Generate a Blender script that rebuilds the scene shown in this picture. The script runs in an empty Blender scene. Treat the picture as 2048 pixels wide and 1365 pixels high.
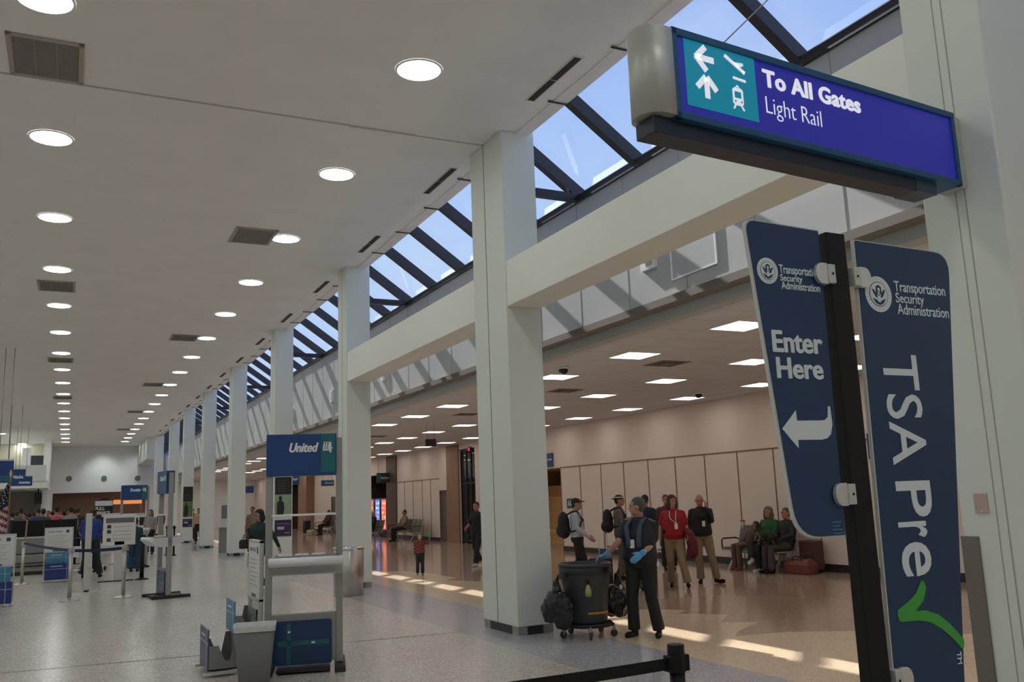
import bpy, math, random
from mathutils import Vector, Matrix, Euler

random.seed(7)
SC = bpy.context.scene
COL = SC.collection
PI = math.pi

# ------------------------------------------------------------------ camera
FPX, PITCH, ROLL, YAW, EYE = 1770.0, 0.1733, -0.0370, 0.4635, 1.70
_f0 = Vector((math.sin(YAW), math.cos(YAW), 0)); _r0 = Vector((math.cos(YAW), -math.sin(YAW), 0)); _u0 = Vector((0, 0, 1))
C_FWD = math.cos(PITCH) * _f0 + math.sin(PITCH) * _u0
_up = -math.sin(PITCH) * _f0 + math.cos(PITCH) * _u0
C_R = math.cos(ROLL) * _r0 + math.sin(ROLL) * _up
C_U = -math.sin(ROLL) * _r0 + math.cos(ROLL) * _up
C_O = Vector((0, 0, EYE))
cam = bpy.data.cameras.new('camera'); camo = bpy.data.objects.new('camera', cam); COL.objects.link(camo)
cam.sensor_width = 36; cam.lens = 36 * FPX / 2048; cam.clip_start = 0.05; cam.clip_end = 400
M = Matrix.Identity(4)
for i in range(3):
    M[i][0], M[i][1], M[i][2], M[i][3] = C_R[i], C_U[i], -C_FWD[i], C_O[i]
camo.matrix_world = M
SC.camera = camo

def ray(px, py): return C_R * ((px - 1024) / FPX) - C_U * ((py - 682.5) / FPX) + C_FWD
def at(px, py, Y): d = ray(px, py); return C_O + d * (Y / d.y)
def atx(px, py, X): d = ray(px, py); return C_O + d * (X / d.x)
def xat(px, Y): d = ray(px, 1040); return d.x / d.y * Y
def fl(px, py, z=0.0): d = ray(px, py); return C_O + d * ((z - EYE) / d.z)

# ------------------------------------------------------------------ world, sun, exposure
SC.view_settings.view_transform = 'Standard'; SC.view_settings.look = 'None'
SC.view_settings.exposure = 0.0; SC.view_settings.gamma = 1.0; SC.view_settings.use_curve_mapping = False
W = bpy.data.worlds.new('sky'); SC.world = W; W.use_nodes = True
nt = W.node_tree; nt.nodes.clear()
_o = nt.nodes.new('ShaderNodeOutputWorld'); _b = nt.nodes.new('ShaderNodeBackground')
_t = nt.nodes.new('ShaderNodeTexCoord'); _s = nt.nodes.new('ShaderNodeSeparateXYZ')
_cr = nt.nodes.new('ShaderNodeValToRGB'); _n = nt.nodes.new('ShaderNodeTexNoise'); _mx = nt.nodes.new('ShaderNodeMixRGB')
_cr2 = nt.nodes.new('ShaderNodeValToRGB')
nt.links.new(_t.outputs['Generated'], _s.inputs[0]); nt.links.new(_s.outputs['Z'], _cr.inputs[0])
e = _cr.color_ramp.elements
e[0].position = 0.05; e[0].color = (.62, .78, 1.0, 1); e[1].position = 0.75; e[1].color = (.20, .34, .88, 1)
_m = e.new(0.34); _m.color = (.47, .65, 1.0, 1)
_n.inputs['Scale'].default_value = 3.2; _n.inputs['Detail'].default_value = 5; _n.inputs['Roughness'].default_value = .6
nt.links.new(_t.outputs['Generated'], _n.inputs['Vector'])
nt.links.new(_n.outputs['Fac'], _cr2.inputs[0])
_cr2.color_ramp.elements[0].position = .48; _cr2.color_ramp.elements[0].color = (0, 0, 0, 1)
_cr2.color_ramp.elements[1].position = .72; _cr2.color_ramp.elements[1].color = (.6, .6, .6, 1)
nt.links.new(_cr2.outputs[0], _mx.inputs[0]); nt.links.new(_cr.outputs[0], _mx.inputs[1]); _mx.inputs[2].default_value = (.68, .80, 1.0, 1)
nt.links.new(_mx.outputs[0], _b.inputs['Color']); _b.inputs['Strength'].default_value = 1.0
nt.links.new(_b.outputs[0], _o.inputs[0])
sun = bpy.data.lights.new('sun', 'SUN'); suno = bpy.data.objects.new('sun', sun); COL.objects.link(suno)
sun.energy = 9.5; sun.angle = .012; sun.color = (1.0, .95, .88)
SUN_DX, SUN_DY = .148, -1.234
suno.rotation_euler = Vector((SUN_DX, SUN_DY, -1)).to_track_quat('-Z', 'Y').to_euler()
suno.location = (5, 40, 30)
DOWN_E, TROF_E = 24.0, 6.9        # what the round downlights and the square troffers give off

# ------------------------------------------------------------------ materials
def lin(c): return tuple(((v / 255) / 12.92 if v / 255 <= .04045 else ((v / 255 + .055) / 1.055) ** 2.4) for v in c[:3])
def alb(c, k=.40): return tuple(min(.88, v / k) for v in lin(c))
MATS = {}
def mat(name, col, rough=.6, metal=0.0, noise=0.0, nscale=8.0, spec=.5, emit=None, estr=0.0, bump=0.0, k=.40, raw=False):
    if name in MATS: return MATS[name]
    m = bpy.data.materials.new(name); m.use_nodes = True; t = m.node_tree; b = t.nodes['Principled BSDF']
    c = tuple(col) if raw else alb(col, k)
    b.inputs['Base Color'].default_value = (*c, 1); b.inputs['Roughness'].default_value = rough
    b.inputs['Metallic'].default_value = metal; b.inputs['Specular IOR Level'].default_value = spec
    if noise or bump:
        tc = t.nodes.new('ShaderNodeTexCoord'); n = t.nodes.new('ShaderNodeTexNoise')
        n.inputs['Scale'].default_value = nscale; n.inputs['Detail'].default_value = 4
        t.links.new(tc.outputs['Object'], n.inputs['Vector'])
        if noise:
            r = t.nodes.new('ShaderNodeMixRGB'); t.links.new(n.outputs['Fac'], r.inputs[0])
            r.inputs[1].default_value = (*[v * (1 - noise) for v in c], 1); r.inputs[2].default_value = (*[min(1, v * (1 + noise)) for v in c], 1)
            t.links.new(r.outputs[0], b.inputs['Base Color'])
        if bump:
            bp = t.nodes.new('ShaderNodeBump'); bp.inputs['Strength'].default_value = bump; bp.inputs['Distance'].default_value = .01
            t.links.new(n.outputs['Fac'], bp.inputs['Height']); t.links.new(bp.outputs[0], b.inputs['Normal'])
    if emit:
        b.inputs['Emission Color'].default_value = (*lin(emit), 1); b.inputs['Emission Strength'].default_value = estr
    MATS[name] = m; return m

def nodes_of(m): return m.node_tree, m.node_tree.nodes['Principled BSDF']
def terrazzo(name, c1, c2, c3, rough, k, scale=70, spec=.5):
    m = mat(name, c1, rough, k=k, spec=spec); t, b = nodes_of(m)
    g = t.nodes.new('ShaderNodeNewGeometry'); v = t.nodes.new('ShaderNodeTexVoronoi'); v.inputs['Scale'].default_value = scale
    n = t.nodes.new('ShaderNodeTexNoise'); n.inputs['Scale'].default_value = .35; n.inputs['Detail'].default_value = 3
    t.links.new(g.outputs['Position'], v.inputs['Vector']); t.links.new(g.outputs['Position'], n.inputs['Vector'])
    sp = t.nodes.new('ShaderNodeSeparateColor'); t.links.new(v.outputs['Color'], sp.inputs[0])
    r = t.nodes.new('ShaderNodeValToRGB'); t.links.new(sp.outputs[0], r.inputs[0]); r.color_ramp.interpolation = 'CONSTANT'
    e = r.color_ramp.elements; e[0].color = (*alb(c1, k), 1); e[1].position = .72; e[1].color = (*alb(c2, k), 1)
    q = e.new(.9); q.color = (*alb(c3, k), 1)
    mx = t.nodes.new('ShaderNodeMixRGB'); mx.blend_type = 'MULTIPLY'; mx.inputs[0].default_value = .25
    t.links.new(r.outputs[0], mx.inputs[1]); t.links.new(n.outputs['Fac'], mx.inputs[2]); t.links.new(mx.outputs[0], b.inputs['Base Color'])
    return m
def grid_lines(name, c, line, step, width, rough, k, ax=('X', 'Y')):
    m = mat(name, c, rough, k=k); t, b = nodes_of(m)
    g = t.nodes.new('ShaderNodeNewGeometry'); s = t.nodes.new('ShaderNodeSeparateXYZ'); t.links.new(g.outputs['Position'], s.inputs[0])
    outs = []
    for a in ax:
        d = t.nodes.new('ShaderNodeMath'); d.operation = 'PINGPONG'; d.inputs[1].default_value = step / 2
        t.links.new(s.outputs[a], d.inputs[0])
        l = t.nodes.new('ShaderNodeMath'); l.operation = 'LESS_THAN'; l.inputs[1].default_value = width / 2; t.links.new(d.outputs[0], l.inputs[0]); outs.append(l)
    mxm = t.nodes.new('ShaderNodeMath'); mxm.operation = 'MAXIMUM'
    t.links.new(outs[0].outputs[0], mxm.inputs[0]); t.links.new(outs[-1].outputs[0], mxm.inputs[1])
    n = t.nodes.new('ShaderNodeTexNoise'); n.inputs['Scale'].default_value = 1.5; t.links.new(g.outputs['Position'], n.inputs['Vector'])
    r0 = t.nodes.new('ShaderNodeMixRGB'); t.links.new(n.outputs['Fac'], r0.inputs[0])
    cc = alb(c, k); r0.inputs[1].default_value = (*[v * .9 for v in cc], 1); r0.inputs[2].default_value = (*[min(.9, v * 1.1) for v in cc], 1)
    r = t.nodes.new('ShaderNodeMixRGB'); t.links.new(mxm.outputs[0], r.inputs[0]); t.links.new(r0.outputs[0], r.inputs[1])
    r.inputs[2].default_value = (*alb(line, k), 1); t.links.new(r.outputs[0], b.inputs['Base Color'])
    return m
def glow(name, col, strength, grid=0):
    if name in MATS: return MATS[name]
    m = bpy.data.materials.new(name); m.use_nodes = True; t = m.node_tree; t.nodes.clear()
    o = t.nodes.new('ShaderNodeOutputMaterial'); e_ = t.nodes.new('ShaderNodeEmission'); t.links.new(e_.outputs[0], o.inputs[0])
    e_.inputs[0].default_value = (*col, 1); e_.inputs[1].default_value = strength
    if grid:
        tc = t.nodes.new('ShaderNodeTexCoord'); s = t.nodes.new('ShaderNodeSeparateXYZ'); t.links.new(tc.outputs['Object'], s.inputs[0]); os_ = []
        for a in 'XY':
            d = t.nodes.new('ShaderNodeMath'); d.operation = 'PINGPONG'; d.inputs[1].default_value = grid / 2; t.links.new(s.outputs[a], d.inputs[0])
            l = t.nodes.new('ShaderNodeMath'); l.operation = 'LESS_THAN'; l.inputs[1].default_value = .012; t.links.new(d.outputs[0], l.inputs[0]); os_.append(l)
        mm = t.nodes.new('ShaderNodeMath'); mm.operation = 'MAXIMUM'; t.links.new(os_[0].outputs[0], mm.inputs[0]); t.links.new(os_[1].outputs[0], mm.inputs[1])
        mp = t.nodes.new('ShaderNodeMapRange'); t.links.new(mm.outputs[0], mp.inputs[0]); mp.inputs[3].default_value = strength; mp.inputs[4].default_value = strength * .45
        t.links.new(mp.outputs[0], e_.inputs[1])
    MATS[name] = m; return m
def glass(name, tint=(.93, .96, 1.0), refl=.08):
    if name in MATS: return MATS[name]
    m = bpy.data.materials.new(name); m.use_nodes = True; t = m.node_tree; t.nodes.clear()
    o = t.nodes.new('ShaderNodeOutputMaterial'); mx = t.nodes.new('ShaderNodeMixShader'); tr = t.nodes.new('ShaderNodeBsdfTransparent'); gl = t.nodes.new('ShaderNodeBsdfGlossy')
    tr.inputs[0].default_value = (*tint, 1); gl.inputs['Roughness'].default_value = .05; mx.inputs[0].default_value = refl
    t.links.new(tr.outputs[0], mx.inputs[1]); t.links.new(gl.outputs[0], mx.inputs[2]); t.links.new(mx.outputs[0], o.inputs[0])
    MATS[name] = m; return m

# ------------------------------------------------------------------ mesh building
class MB:
    def __init__(s): s.v = []; s.f = []; s.m = []; s.sm = []
    def add(s, verts, faces, mi=0, smooth=False):
        b = len(s.v); s.v += [tuple(v) for v in verts]
        for f in faces: s.f.append(tuple(i + b for i in f)); s.m.append(mi); s.sm.append(smooth)
        return s
    def box(s, x0, x1, y0, y1, z0, z1, mi=0):
        return s.add([(x0, y0, z0), (x1, y0, z0), (x1, y1, z0), (x0, y1, z0), (x0, y0, z1), (x1, y0, z1), (x1, y1, z1), (x0, y1, z1)],
                     [(0, 3, 2, 1), (4, 5, 6, 7), (0, 1, 5, 4), (1, 2, 6, 5), (2, 3, 7, 6), (3, 0, 4, 7)], mi)
    def bar(s, p0, p1, w, d, up=(0, 0, 1), mi=0):      # rectangular bar between two points
        p0, p1 = Vector(p0), Vector(p1); a = (p1 - p0).normalized(); u = Vector(up)
        if abs(a.dot(u)) > .98: u = Vector((0, 1, 0))
        x = a.cross(u).normalized() * (w / 2); y = x.cross(a).normalized() * (d / 2)
        vs = [p + sx * x + sy * y for p in (p0, p1) for sx, sy in ((-1, -1), (1, -1), (1, 1), (-1, 1))]
        return s.add(vs, [(0, 1, 2, 3), (7, 6, 5, 4), (0, 4, 5, 1), (1, 5, 6, 2), (2, 6, 7, 3), (3, 7, 4, 0)], mi)
    def loft(s, rings, mi=0, smooth=True, cap=True):
        n = len(rings[0]); vs = [p for r in rings for p in r]; fs = []
        for i in range(len(rings) - 1):
            for j in range(n): fs.append((i * n + j, i * n + (j + 1) % n, (i + 1) * n + (j + 1) % n, (i + 1) * n + j))
        s.add(vs, fs, mi, smooth)
        if cap:
            b = len(s.v) - len(vs)
            s.f.append(tuple(b + j for j in reversed(range(n)))); s.m.append(mi); s.sm.append(False)
            s.f.append(tuple(b + (len(rings) - 1) * n + j for j in range(n))); s.m.append(mi); s.sm.append(False)
        return s
    def tube(s, pts, radii, seg=10, mi=0, smooth=True, round_caps=False, cap=True):
        pts = [Vector(p) for p in pts]
        if not hasattr(radii, '__len__'): radii = [radii] * len(pts)
        radii = list(radii)
        if round_caps:
            a = (pts[0] - pts[1]).normalized(); z = (pts[-1] - pts[-2]).normalized(); r0, r1 = radii[0], radii[-1]
            pre = [(pts[0] + a * r0 * math.sin(t), r0 * math.cos(t)) for t in (1.35, .95, .5)]
            post = [(pts[-1] + z * r1 * math.sin(t), r1 * math.cos(t)) for t in (.5, .95, 1.35)]
            pts = [p for p, _ in pre] + pts + [p for p, _ in post]; radii = [r for _, r in pre] + radii + [r for _, r in post]
        rings = []; prev = None
        for i, p in enumerate(pts):
            t = (pts[min(i + 1, len(pts) - 1)] - pts[max(i - 1, 0)]).normalized()
            if prev is None:
                u = t.cross(Vector((0, 0, 1)) if abs(t.z) < .9 else Vector((0, 1, 0))).normalized()
            else:
                u = (prev - t * prev.dot(t)).normalized()
            prev = u; w = t.cross(u)
            rings.append([p + (u * math.cos(2 * PI * j / seg) + w * math.sin(2 * PI * j / seg)) * radii[i] for j in range(seg)])
        return s.loft(rings, mi, smooth, cap)
    def cyl(s, c, r, z0, z1, seg=24, mi=0, r1=None, smooth=True):
        r1 = r if r1 is None else r1
        return s.loft([[(c[0] + q * math.cos(2 * PI * j / seg), c[1] + q * math.sin(2 * PI * j / seg), z) for j in range(seg)] for q, z in ((r, z0), (r1, z1))], mi, smooth)
    def lathe(s, c, prof, seg=32, mi=0, smooth=True, cap=True):
        return s.loft([[(c[0] + r * math.cos(2 * PI * j / seg), c[1] + r * math.sin(2 * PI * j / seg), c[2] + z) for j in range(seg)] for r, z in prof], mi, smooth, cap)
    def ell(s, c, r, rot=None, mi=0, seg=14, rng=9):
        c = Vector(c); R = rot if rot is not None else Matrix.Identity(3); rings = []
        for i in range(1, rng):
            a = PI * i / rng
            rings.append([c + R @ Vector((r[0] * math.sin(a) * math.cos(2 * PI * j / seg), r[1] * math.sin(a) * math.sin(2 * PI * j / seg), -r[2] * math.cos(a))) for j in range(seg)])
        b0 = len(s.v); s.loft(rings, mi, True, cap=False)
        s.v.append(tuple(c + R @ Vector((0, 0, -r[2])))); s.v.append(tuple(c + R @ Vector((0, 0, r[2])))); lo, hi = len(s.v) - 2, len(s.v) - 1
        for j in range(seg):
            s.f.append((lo, b0 + (j + 1) % seg, b0 + j)); s.m.append(mi); s.sm.append(True)
            q = b0 + (rng - 2) * seg
            s.f.append((hi, q + j, q + (j + 1) % seg)); s.m.append(mi); s.sm.append(True)
        return s
    def poly(s, pts, y0, y1, mi=0):                   # polygon in the local XZ plane, extruded along Y from y0 (front) to y1
        n = len(pts)
        area = sum(pts[i][0] * pts[(i + 1) % n][1] - pts[(i + 1) % n][0] * pts[i][1] for i in range(n))
        if area < 0: pts = list(reversed(pts))
        vs = [(x, y0, z) for x, z in pts] + [(x, y1, z) for x, z in pts]
        fs = [tuple(range(n)), tuple(reversed(range(n, 2 * n)))] + [(i, i + n, (i + 1) % n + n, (i + 1) % n) for i in range(n)]
        return s.add(vs, fs, mi)
    def prism(s, pts, fn, mi=0):                      # generic: list of 2D pts, fn(pt, 0/1) -> 3D
        n = len(pts); vs = [fn(p, 0) for p in pts] + [fn(p, 1) for p in pts]
        return s.add(vs, [tuple(range(n)), tuple(reversed(range(n, 2 * n)))] + [(i, i + n, (i + 1) % n + n, (i + 1) % n) for i in range(n)], mi)
    def mesh(s, name, mats):
        me = bpy.data.meshes.new(name); me.from_pydata(s.v, [], s.f)
        for m in (mats if isinstance(mats, (list, tuple)) else [mats]): me.materials.append(m)
        me.polygons.foreach_set('material_index', s.m); me.polygons.foreach_set('use_smooth', s.sm)
        me.update(); return me
    def build(s, name, mats, parent=None, bevel=0, loc=None, rz=0, fix=False):
        o = bpy.data.objects.new(name, s.mesh(name, mats)); COL.objects.link(o)
        if parent: o.parent = parent
        if loc is not None: o.location = loc
        if rz: o.rotation_euler = (0, 0, rz)
        if bevel:
            b = o.modifiers.new('bevel', 'BEVEL'); b.width = bevel; b.segments = 2; b.limit_method = 'ANGLE'; b.angle_limit = .7
        return o
def tag(o, label, cat, group=None, kind=None):
    o['label'] = label; o['category'] = cat
    if group: o['group'] = group
    if kind: o['kind'] = kind
    return o
def thing(name, label, cat, loc=(0, 0, 0), rz=0, group=None):
    o = bpy.data.objects.new(name, None); COL.objects.link(o); o.location = loc; o.rotation_euler = (0, 0, rz); o.empty_display_size = .1
    return tag(o, label, cat, group)
def struct(o, label=None):
    o['kind'] = 'structure'
    if label: o['label'] = label
    return o
def copy_tree(o, loc=None, rz=None, label=None, group=None, parent=None):
    c = o.copy(); COL.objects.link(c)
    if parent: c.parent = parent
    if loc is not None: c.location = loc
    if rz is not None: c.rotation_euler = (0, 0, rz)
    if label: c['label'] = label
    if group: c['group'] = group
    for ch in list(o.children): copy_tree(ch, parent=c)
    return c
_DG = None
def evalmesh(o, name, mats):
    dg = bpy.context.evaluated_depsgraph_get()
    me = bpy.data.meshes.new_from_object(o.evaluated_get(dg)); me.name = name
    me.materials.clear()
    for m in (mats if isinstance(mats, (list, tuple)) else [mats]): me.materials.append(m)
    return me
def text(s, x0, z0, w, h, m, parent, y=-.003, bold=0.0, fat=0.0, shear=0.0, name='lettering', mono=None, rot90=False, spacing=1.0):
    """lettering fitted into the local box x0..x0+w, z0..z0+h on a panel that faces -Y"""
    cu = bpy.data.curves.new(name, 'FONT'); cu.body = s; cu.offset = bold; cu.shear = shear; cu.extrude = .0008; cu.space_character = spacing; cu.resolution_u = 4
    o = bpy.data.objects.new(name, cu); COL.objects.link(o)
    me = evalmesh(o, name, m); bpy.data.objects.remove(o); bpy.data.curves.remove(cu)
    xs = [v.co.x for v in me.vertices]; ys = [v.co.y for v in me.vertices]; zs = [v.co.z for v in me.vertices]
    ax, ay = min(xs), min(ys); sx, sy = max(xs) - ax, max(ys) - ay
    for v in me.vertices:
        u, t = (v.co.x - ax) / sx, (v.co.y - ay) / sy
        if rot90: px, pz = x0 + t * w, z0 + h * (1 - u)        # reads downwards, letter tops to the right
        else: px, pz = x0 + u * w, z0 + t * h
        v.co = (px, y - v.co.z, pz)
    if fat:                                                     # heavier strokes: the same letters laid a little to each side
        vs = [tuple(v.co) for v in me.vertices]; fs = [tuple(p.vertices) for p in me.polygons]; n_ = len(vs); q = MB()
        for dx, dz, dy in ((-fat, 0, 0), (fat, 0, -.0001), (0, fat * .5, -.0002), (0, -fat * .5, -.0003)):
            q.add([(a + dx, b_ + dy, c + dz) for a, b_, c in vs], fs)
        me = q.mesh(name, m)
    ob = bpy.data.objects.new(name, me); COL.objects.link(ob); ob.parent = parent
    return ob
ORD = ['first', 'second', 'third', 'fourth', 'fifth', 'sixth', 'seventh', 'eighth', 'ninth', 'tenth', 'eleventh', 'twelfth', 'thirteenth', 'fourteenth', 'fifteenth', 'sixteenth', 'seventeenth', 'eighteenth', 'nineteenth', 'twentieth']

# ================================================================== THE SETTING
ZC, ZR = 6.60, 3.75                 # hall ceiling, side-hall ceiling
XC0, XC1, XF, XR = 5.02, 5.53, 6.45, 13.5   # colonnade, clerestory wall, far side wall
YB, YE = -8.0, 75.0
m_terr = terrazzo('grey_terrazzo', (142, 136, 130), (116, 112, 108), (166, 160, 153), .23, .42)
m_band = terrazzo('blue_grey_terrazzo', (128, 128, 132), (112, 112, 117), (146, 146, 149), .18, .42)
m_tan = terrazzo('tan_terrazzo', (166, 146, 124), (152, 132, 110), (180, 160, 140), .16, .42)
m_brown = terrazzo('brown_terrazzo', (128, 110, 98), (117, 100, 89), (142, 124, 112), .12, .42)
m_joint = mat('dark_joint', (70, 66, 62), .8)
m_white = mat('column_plaster', (.75, .79, .74), .55, noise=.03, nscale=2, raw=True)
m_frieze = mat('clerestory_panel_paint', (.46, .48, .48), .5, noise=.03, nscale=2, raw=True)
m_ceil = mat('ceiling_plaster', (.88, .85, .81), .85, raw=True, noise=.06, nscale=1.2, bump=.25)
m_beam = mat('beam_plaster', (.86, .87, .81), .55, noise=.02, raw=True)
m_wall = mat('beige_wall_paint', (.80, .69, .62), .6, raw=True, noise=.05, nscale=1.0)
m_seam = mat('panel_seam', (86, 68, 56), .7)
m_black = mat('black_base', (26, 24, 24), .45)
m_dark = mat('near_black', (14, 14, 15), .5)
m_bronze = mat('dark_bronze_metal', (34, 32, 36), .4, metal=.3)
m_stone = mat('brown_stone', (98, 74, 56), .5, noise=.25, nscale=6)
m_stoned = mat('dark_brown_stone', (58, 46, 40), .5, noise=.25, nscale=6)
m_rail = mat('ledge_paint', (84, 78, 72), .6)
m_endw = mat('pale_end_wall_paint', (165, 172, 166), .7, noise=.03, nscale=.6)
m_tile = grid_lines('side_hall_ceiling_tiles', (142, 141, 143), (116, 114, 114), .61, .012, .9, .40)

# floor: light terrazzo concourse, blue-grey band, tan zone with a brown zigzag field
zig = [(7.40, 11.35), (7.8, 11.0), (7.98, 10.72), (7.66, 10.49), (8.12, 9.98), (7.58, 9.47), (7.95, 9.17), (7.26, 8.76), (7.0, 8.5), (7.68, 8.36), (8.4, 7.85), (9.3, 6.7), (8.6, 5.4), (8.6, -8.0)]
zig_far = [(6.9, 75), (6.9, 21.4), (7.3, 21.1), (7.55, 20.4), (7.6, 18.3), (7.2, 17.9), (7.9, 16.6), (7.3, 15.4), (7.9, 14.0), (7.2, 12.6)]
b = MB()
b.add([(-9, YB, 0), (4.56, YB, 0), (4.56, YE + 8, 0), (-9, YE + 8, 0)], [(0, 1, 2, 3)], 0)
b.add([(4.56, YB, 0), (5.8, YB, 0), (5.8, YE + 8, 0), (4.56, YE + 8, 0)], [(0, 1, 2, 3)], 1)
edge = [(6.9, YE + 8)] + zig_far[1:] + zig
tanp = [(5.8, YE + 8), (5.8, YB)] + list(reversed(edge))
b.add([(x, y, 0) for x, y in tanp], [tuple(range(len(tanp)))], 2)
brp = edge + [(17, YB), (17, YE + 8)]
b.add([(x, y, 0) for x, y in brp], [tuple(range(len(brp)))], 3)
floor = struct(b.build('floor', [m_terr, m_band, m_tan, m_brown]), 'polished terrazzo concourse floor in grey, tan and brown')
j = MB()
a0, a1 = Vector((-9, 12.6, 0)), Vector((4.56, 10.95, 0))
j.add([a0 + Vector((0, -.012, .0015)), a1 + Vector((0, -.012, .0015)), a1 + Vector((0, .012, .0015)), a0 + Vector((0, .012, .0015))], [(0, 1, 2, 3)])
for yy in (18.1, 25.4, 32.8):
    j.add([(-9, yy, .0015), (4.56, yy, .0015), (4.56, yy + .02, .0015), (-9, yy + .02, .0015)], [(0, 1, 2, 3)])
struct(j.build('trim_1', m_joint))

# main ceiling with an expansion joint running over to the double column
ceil_o = struct(MB().box(-9, 5.26, YB, YE, ZC, ZC + .1).build('ceiling', m_ceil), 'flat grey plaster ceiling over the main concourse')
j = MB(); j.bar((-9, 10.86, ZC - .004), (4.0, 10.74, ZC - .004), .03, .012); j.bar((3.1, 10.78, ZC - .004), (XC0, 10.74, ZC - .004), .02, .01)
struct(j.build('trim_2', mat('ceiling_joint', (.55, .51, .47), .8, raw=True)))
# strip along the ceiling edge below the skylight
struct(MB().box(5.26, 5.45, YB, YE, ZC - .015, ZC + .1).build('trim_3', mat('soffit_strip', (158, 154, 152), .3, spec=.6, noise=.1, nscale=3)))
# side hall ceiling
struct(MB().box(XF + .2, 17, YB, YE + 8, ZR, ZR + .1).build('ceiling.001', m_tile), 'lower tiled ceiling over the seating hall')
# clerestory wall (panelled) above the side hall
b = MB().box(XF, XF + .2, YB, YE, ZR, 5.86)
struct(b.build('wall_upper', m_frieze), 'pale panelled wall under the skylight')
j = MB()
for k_ in range(44):
    yy = -4 + k_ * 1.22
    j.box(XF - .004, XF, yy, yy + .012, 4.0, 5.86)
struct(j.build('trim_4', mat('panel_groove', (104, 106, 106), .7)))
struct(MB().box(6.26, XF, YB, YE, 3.88, 3.96).box(6.30, XF, YB, YE, 3.96, 3.985).build('trim_5', m_rail))
# far and outer walls
struct(MB().box(-9.2, -9, YB, YE, 0, ZC).build('wall_left', m_white))
struct(MB().box(-9.2, 17, YB - .2, YB, 0, 7.2).build('wall_front', m_white))
b = MB().box(-1.75, 17, YE, YE + .3, 3.12, 7.2).box(-1.75, -1.15, YE, YE + .3, 0, 3.12).box(5.3, 17, YE, YE + .3, 0, 3.12).box(-9.2, -1.75, YE + .6, YE + .9, 0, 7.2)
struct(b.build('wall_back', m_endw), 'tall pale wall at the far end of the concourse')
# lobby behind the end wall, lit warm
m_warm = mat('warm_lobby_wall', (96, 84, 75), .7, noise=.15, nscale=.8)
struct(MB().box(-4, 9, YE + 7.8, YE + 8, 0, 3.2).box(-4, 9, YE + .3, YE + 8, 3.2, 3.3).box(-1.5, -1.3, YE + .3, YE + 8, 0, 3.2).build('wall_back.001', m_warm))
# side wall of the seating hall, with its openings
def wseg(bm, y0, y1, z0=0, z1=ZR): bm.box(XR, XR + .3, y0, y1, z0, z1)
b = MB(); wseg(b, YB, 24.0); wseg(b, 24.0, 28.2, 2.50); wseg(b, 28.2, 30.5); wseg(b, 30.5, 32.0, 3.55); wseg(b, 32, 33.36); wseg(b, 33.36, 34.12, 2.02); wseg(b, 34.12, 40.8)
wseg(b, 40.8, 45.2, 2.95); wseg(b, 45.2, 50.1); wseg(b, 50.1, 51.0, 2.0); wseg(b, 51.0, 57.2); wseg(b, 57.2, 63, 3.0); wseg(b, 63, YE)
struct(b.build('wall_right', m_wall), 'beige panelled wall of the seating hall')
j = MB(); xs = XR - .012
for y0, y1, seams in ((YB, 24.0, [24.0 - 1.165 * i for i in range(0, 27)]), (34.12, 39.4, [35.1, 36.1, 37.25, 38.35]), (45.2, 50.1, [46.3, 47.5, 48.7])):
    j.box(xs, XR, y0, y1, 2.49, 2.52)
    for s_ in seams: j.box(xs, XR, s_ - .013, s_ + .013, .15, 2.49)
for y0, y1, z0, z1 in ((18.9, 21.6, .97, 1.02), (18.9, 21.6, .2, .24), (21.55, 21.62, .2, 1.02), (19.9, 19.94, .2, 1.0)):
    j.box(xs - .003, XR, y0, y1, z0, z1)
struct(j.build('trim_6', m_seam))
j = MB()
for y0, y1 in ((YB, 24.0), (28.2, 30.5), (34.12, 39.4), (45.2, 50.1), (51, 55)): j.box(XR - .02, XR, y0, y1, 0, .15)
struct(j.build('baseboard_right', m_black))
# recess with a tan partition near the double column
m_tanp = mat('tan_partition_wood', (150, 120, 84), .5, noise=.08, nscale=3)
b = MB().box(XR + .3, 17, 23.8, 24.0, 0, 2.6, 0).box(16.8, 17, 24, 28.2, 0, 2.6, 0).box(XR + .3, 17, 28.2, 28.4, 0, 2.6, 0).box(XR + .3, 17, 24, 28.2, 2.5, 2.6, 0)
struct(b.build('wall_right.001', mat('recess_wall', (118, 96, 70), .7)))
b = MB().box(15.2, 15.26, 24.0, 28.2, 0, 1.62, 0).box(15.19, 15.27, 24.0, 28.2, 1.62, 2.0, 1).box(15.18, 15.2, 24.0, 28.2, .42, .48, 2)
struct(b.build('trim_7', [m_tanp, mat('recess_mural', (132, 92, 66), .7, noise=.4, nscale=1.5), mat('tan_rail', (178, 150, 112), .5)]))
# stone pillars
struct(MB().box(XR - .05, XR, 32.0, 33.22, 0, ZR).build('trim_8', m_stone), 'brown stone pier beside the dark entrance')
struct(MB().box(XR - .06, XR, 39.4, 40.8, 0, ZR).build('trim_9', m_stoned), 'dark stone pier beside the vending machines')
struct(MB().box(XR - .5, XR, 55.0, 57.2, 0, ZR).build('trim_10', m_stone), 'brown stone pier beyond the kiosk')
# dark recesses
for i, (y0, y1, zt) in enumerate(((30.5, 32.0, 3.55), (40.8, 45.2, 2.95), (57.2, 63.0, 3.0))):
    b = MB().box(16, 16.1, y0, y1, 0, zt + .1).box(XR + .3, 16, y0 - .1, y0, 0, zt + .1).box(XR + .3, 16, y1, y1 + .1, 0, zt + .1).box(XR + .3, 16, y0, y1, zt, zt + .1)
    struct(b.build('wall_right.00%d' % (i + 2), mat('dark_recess', (44, 36, 32), .6)))
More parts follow.
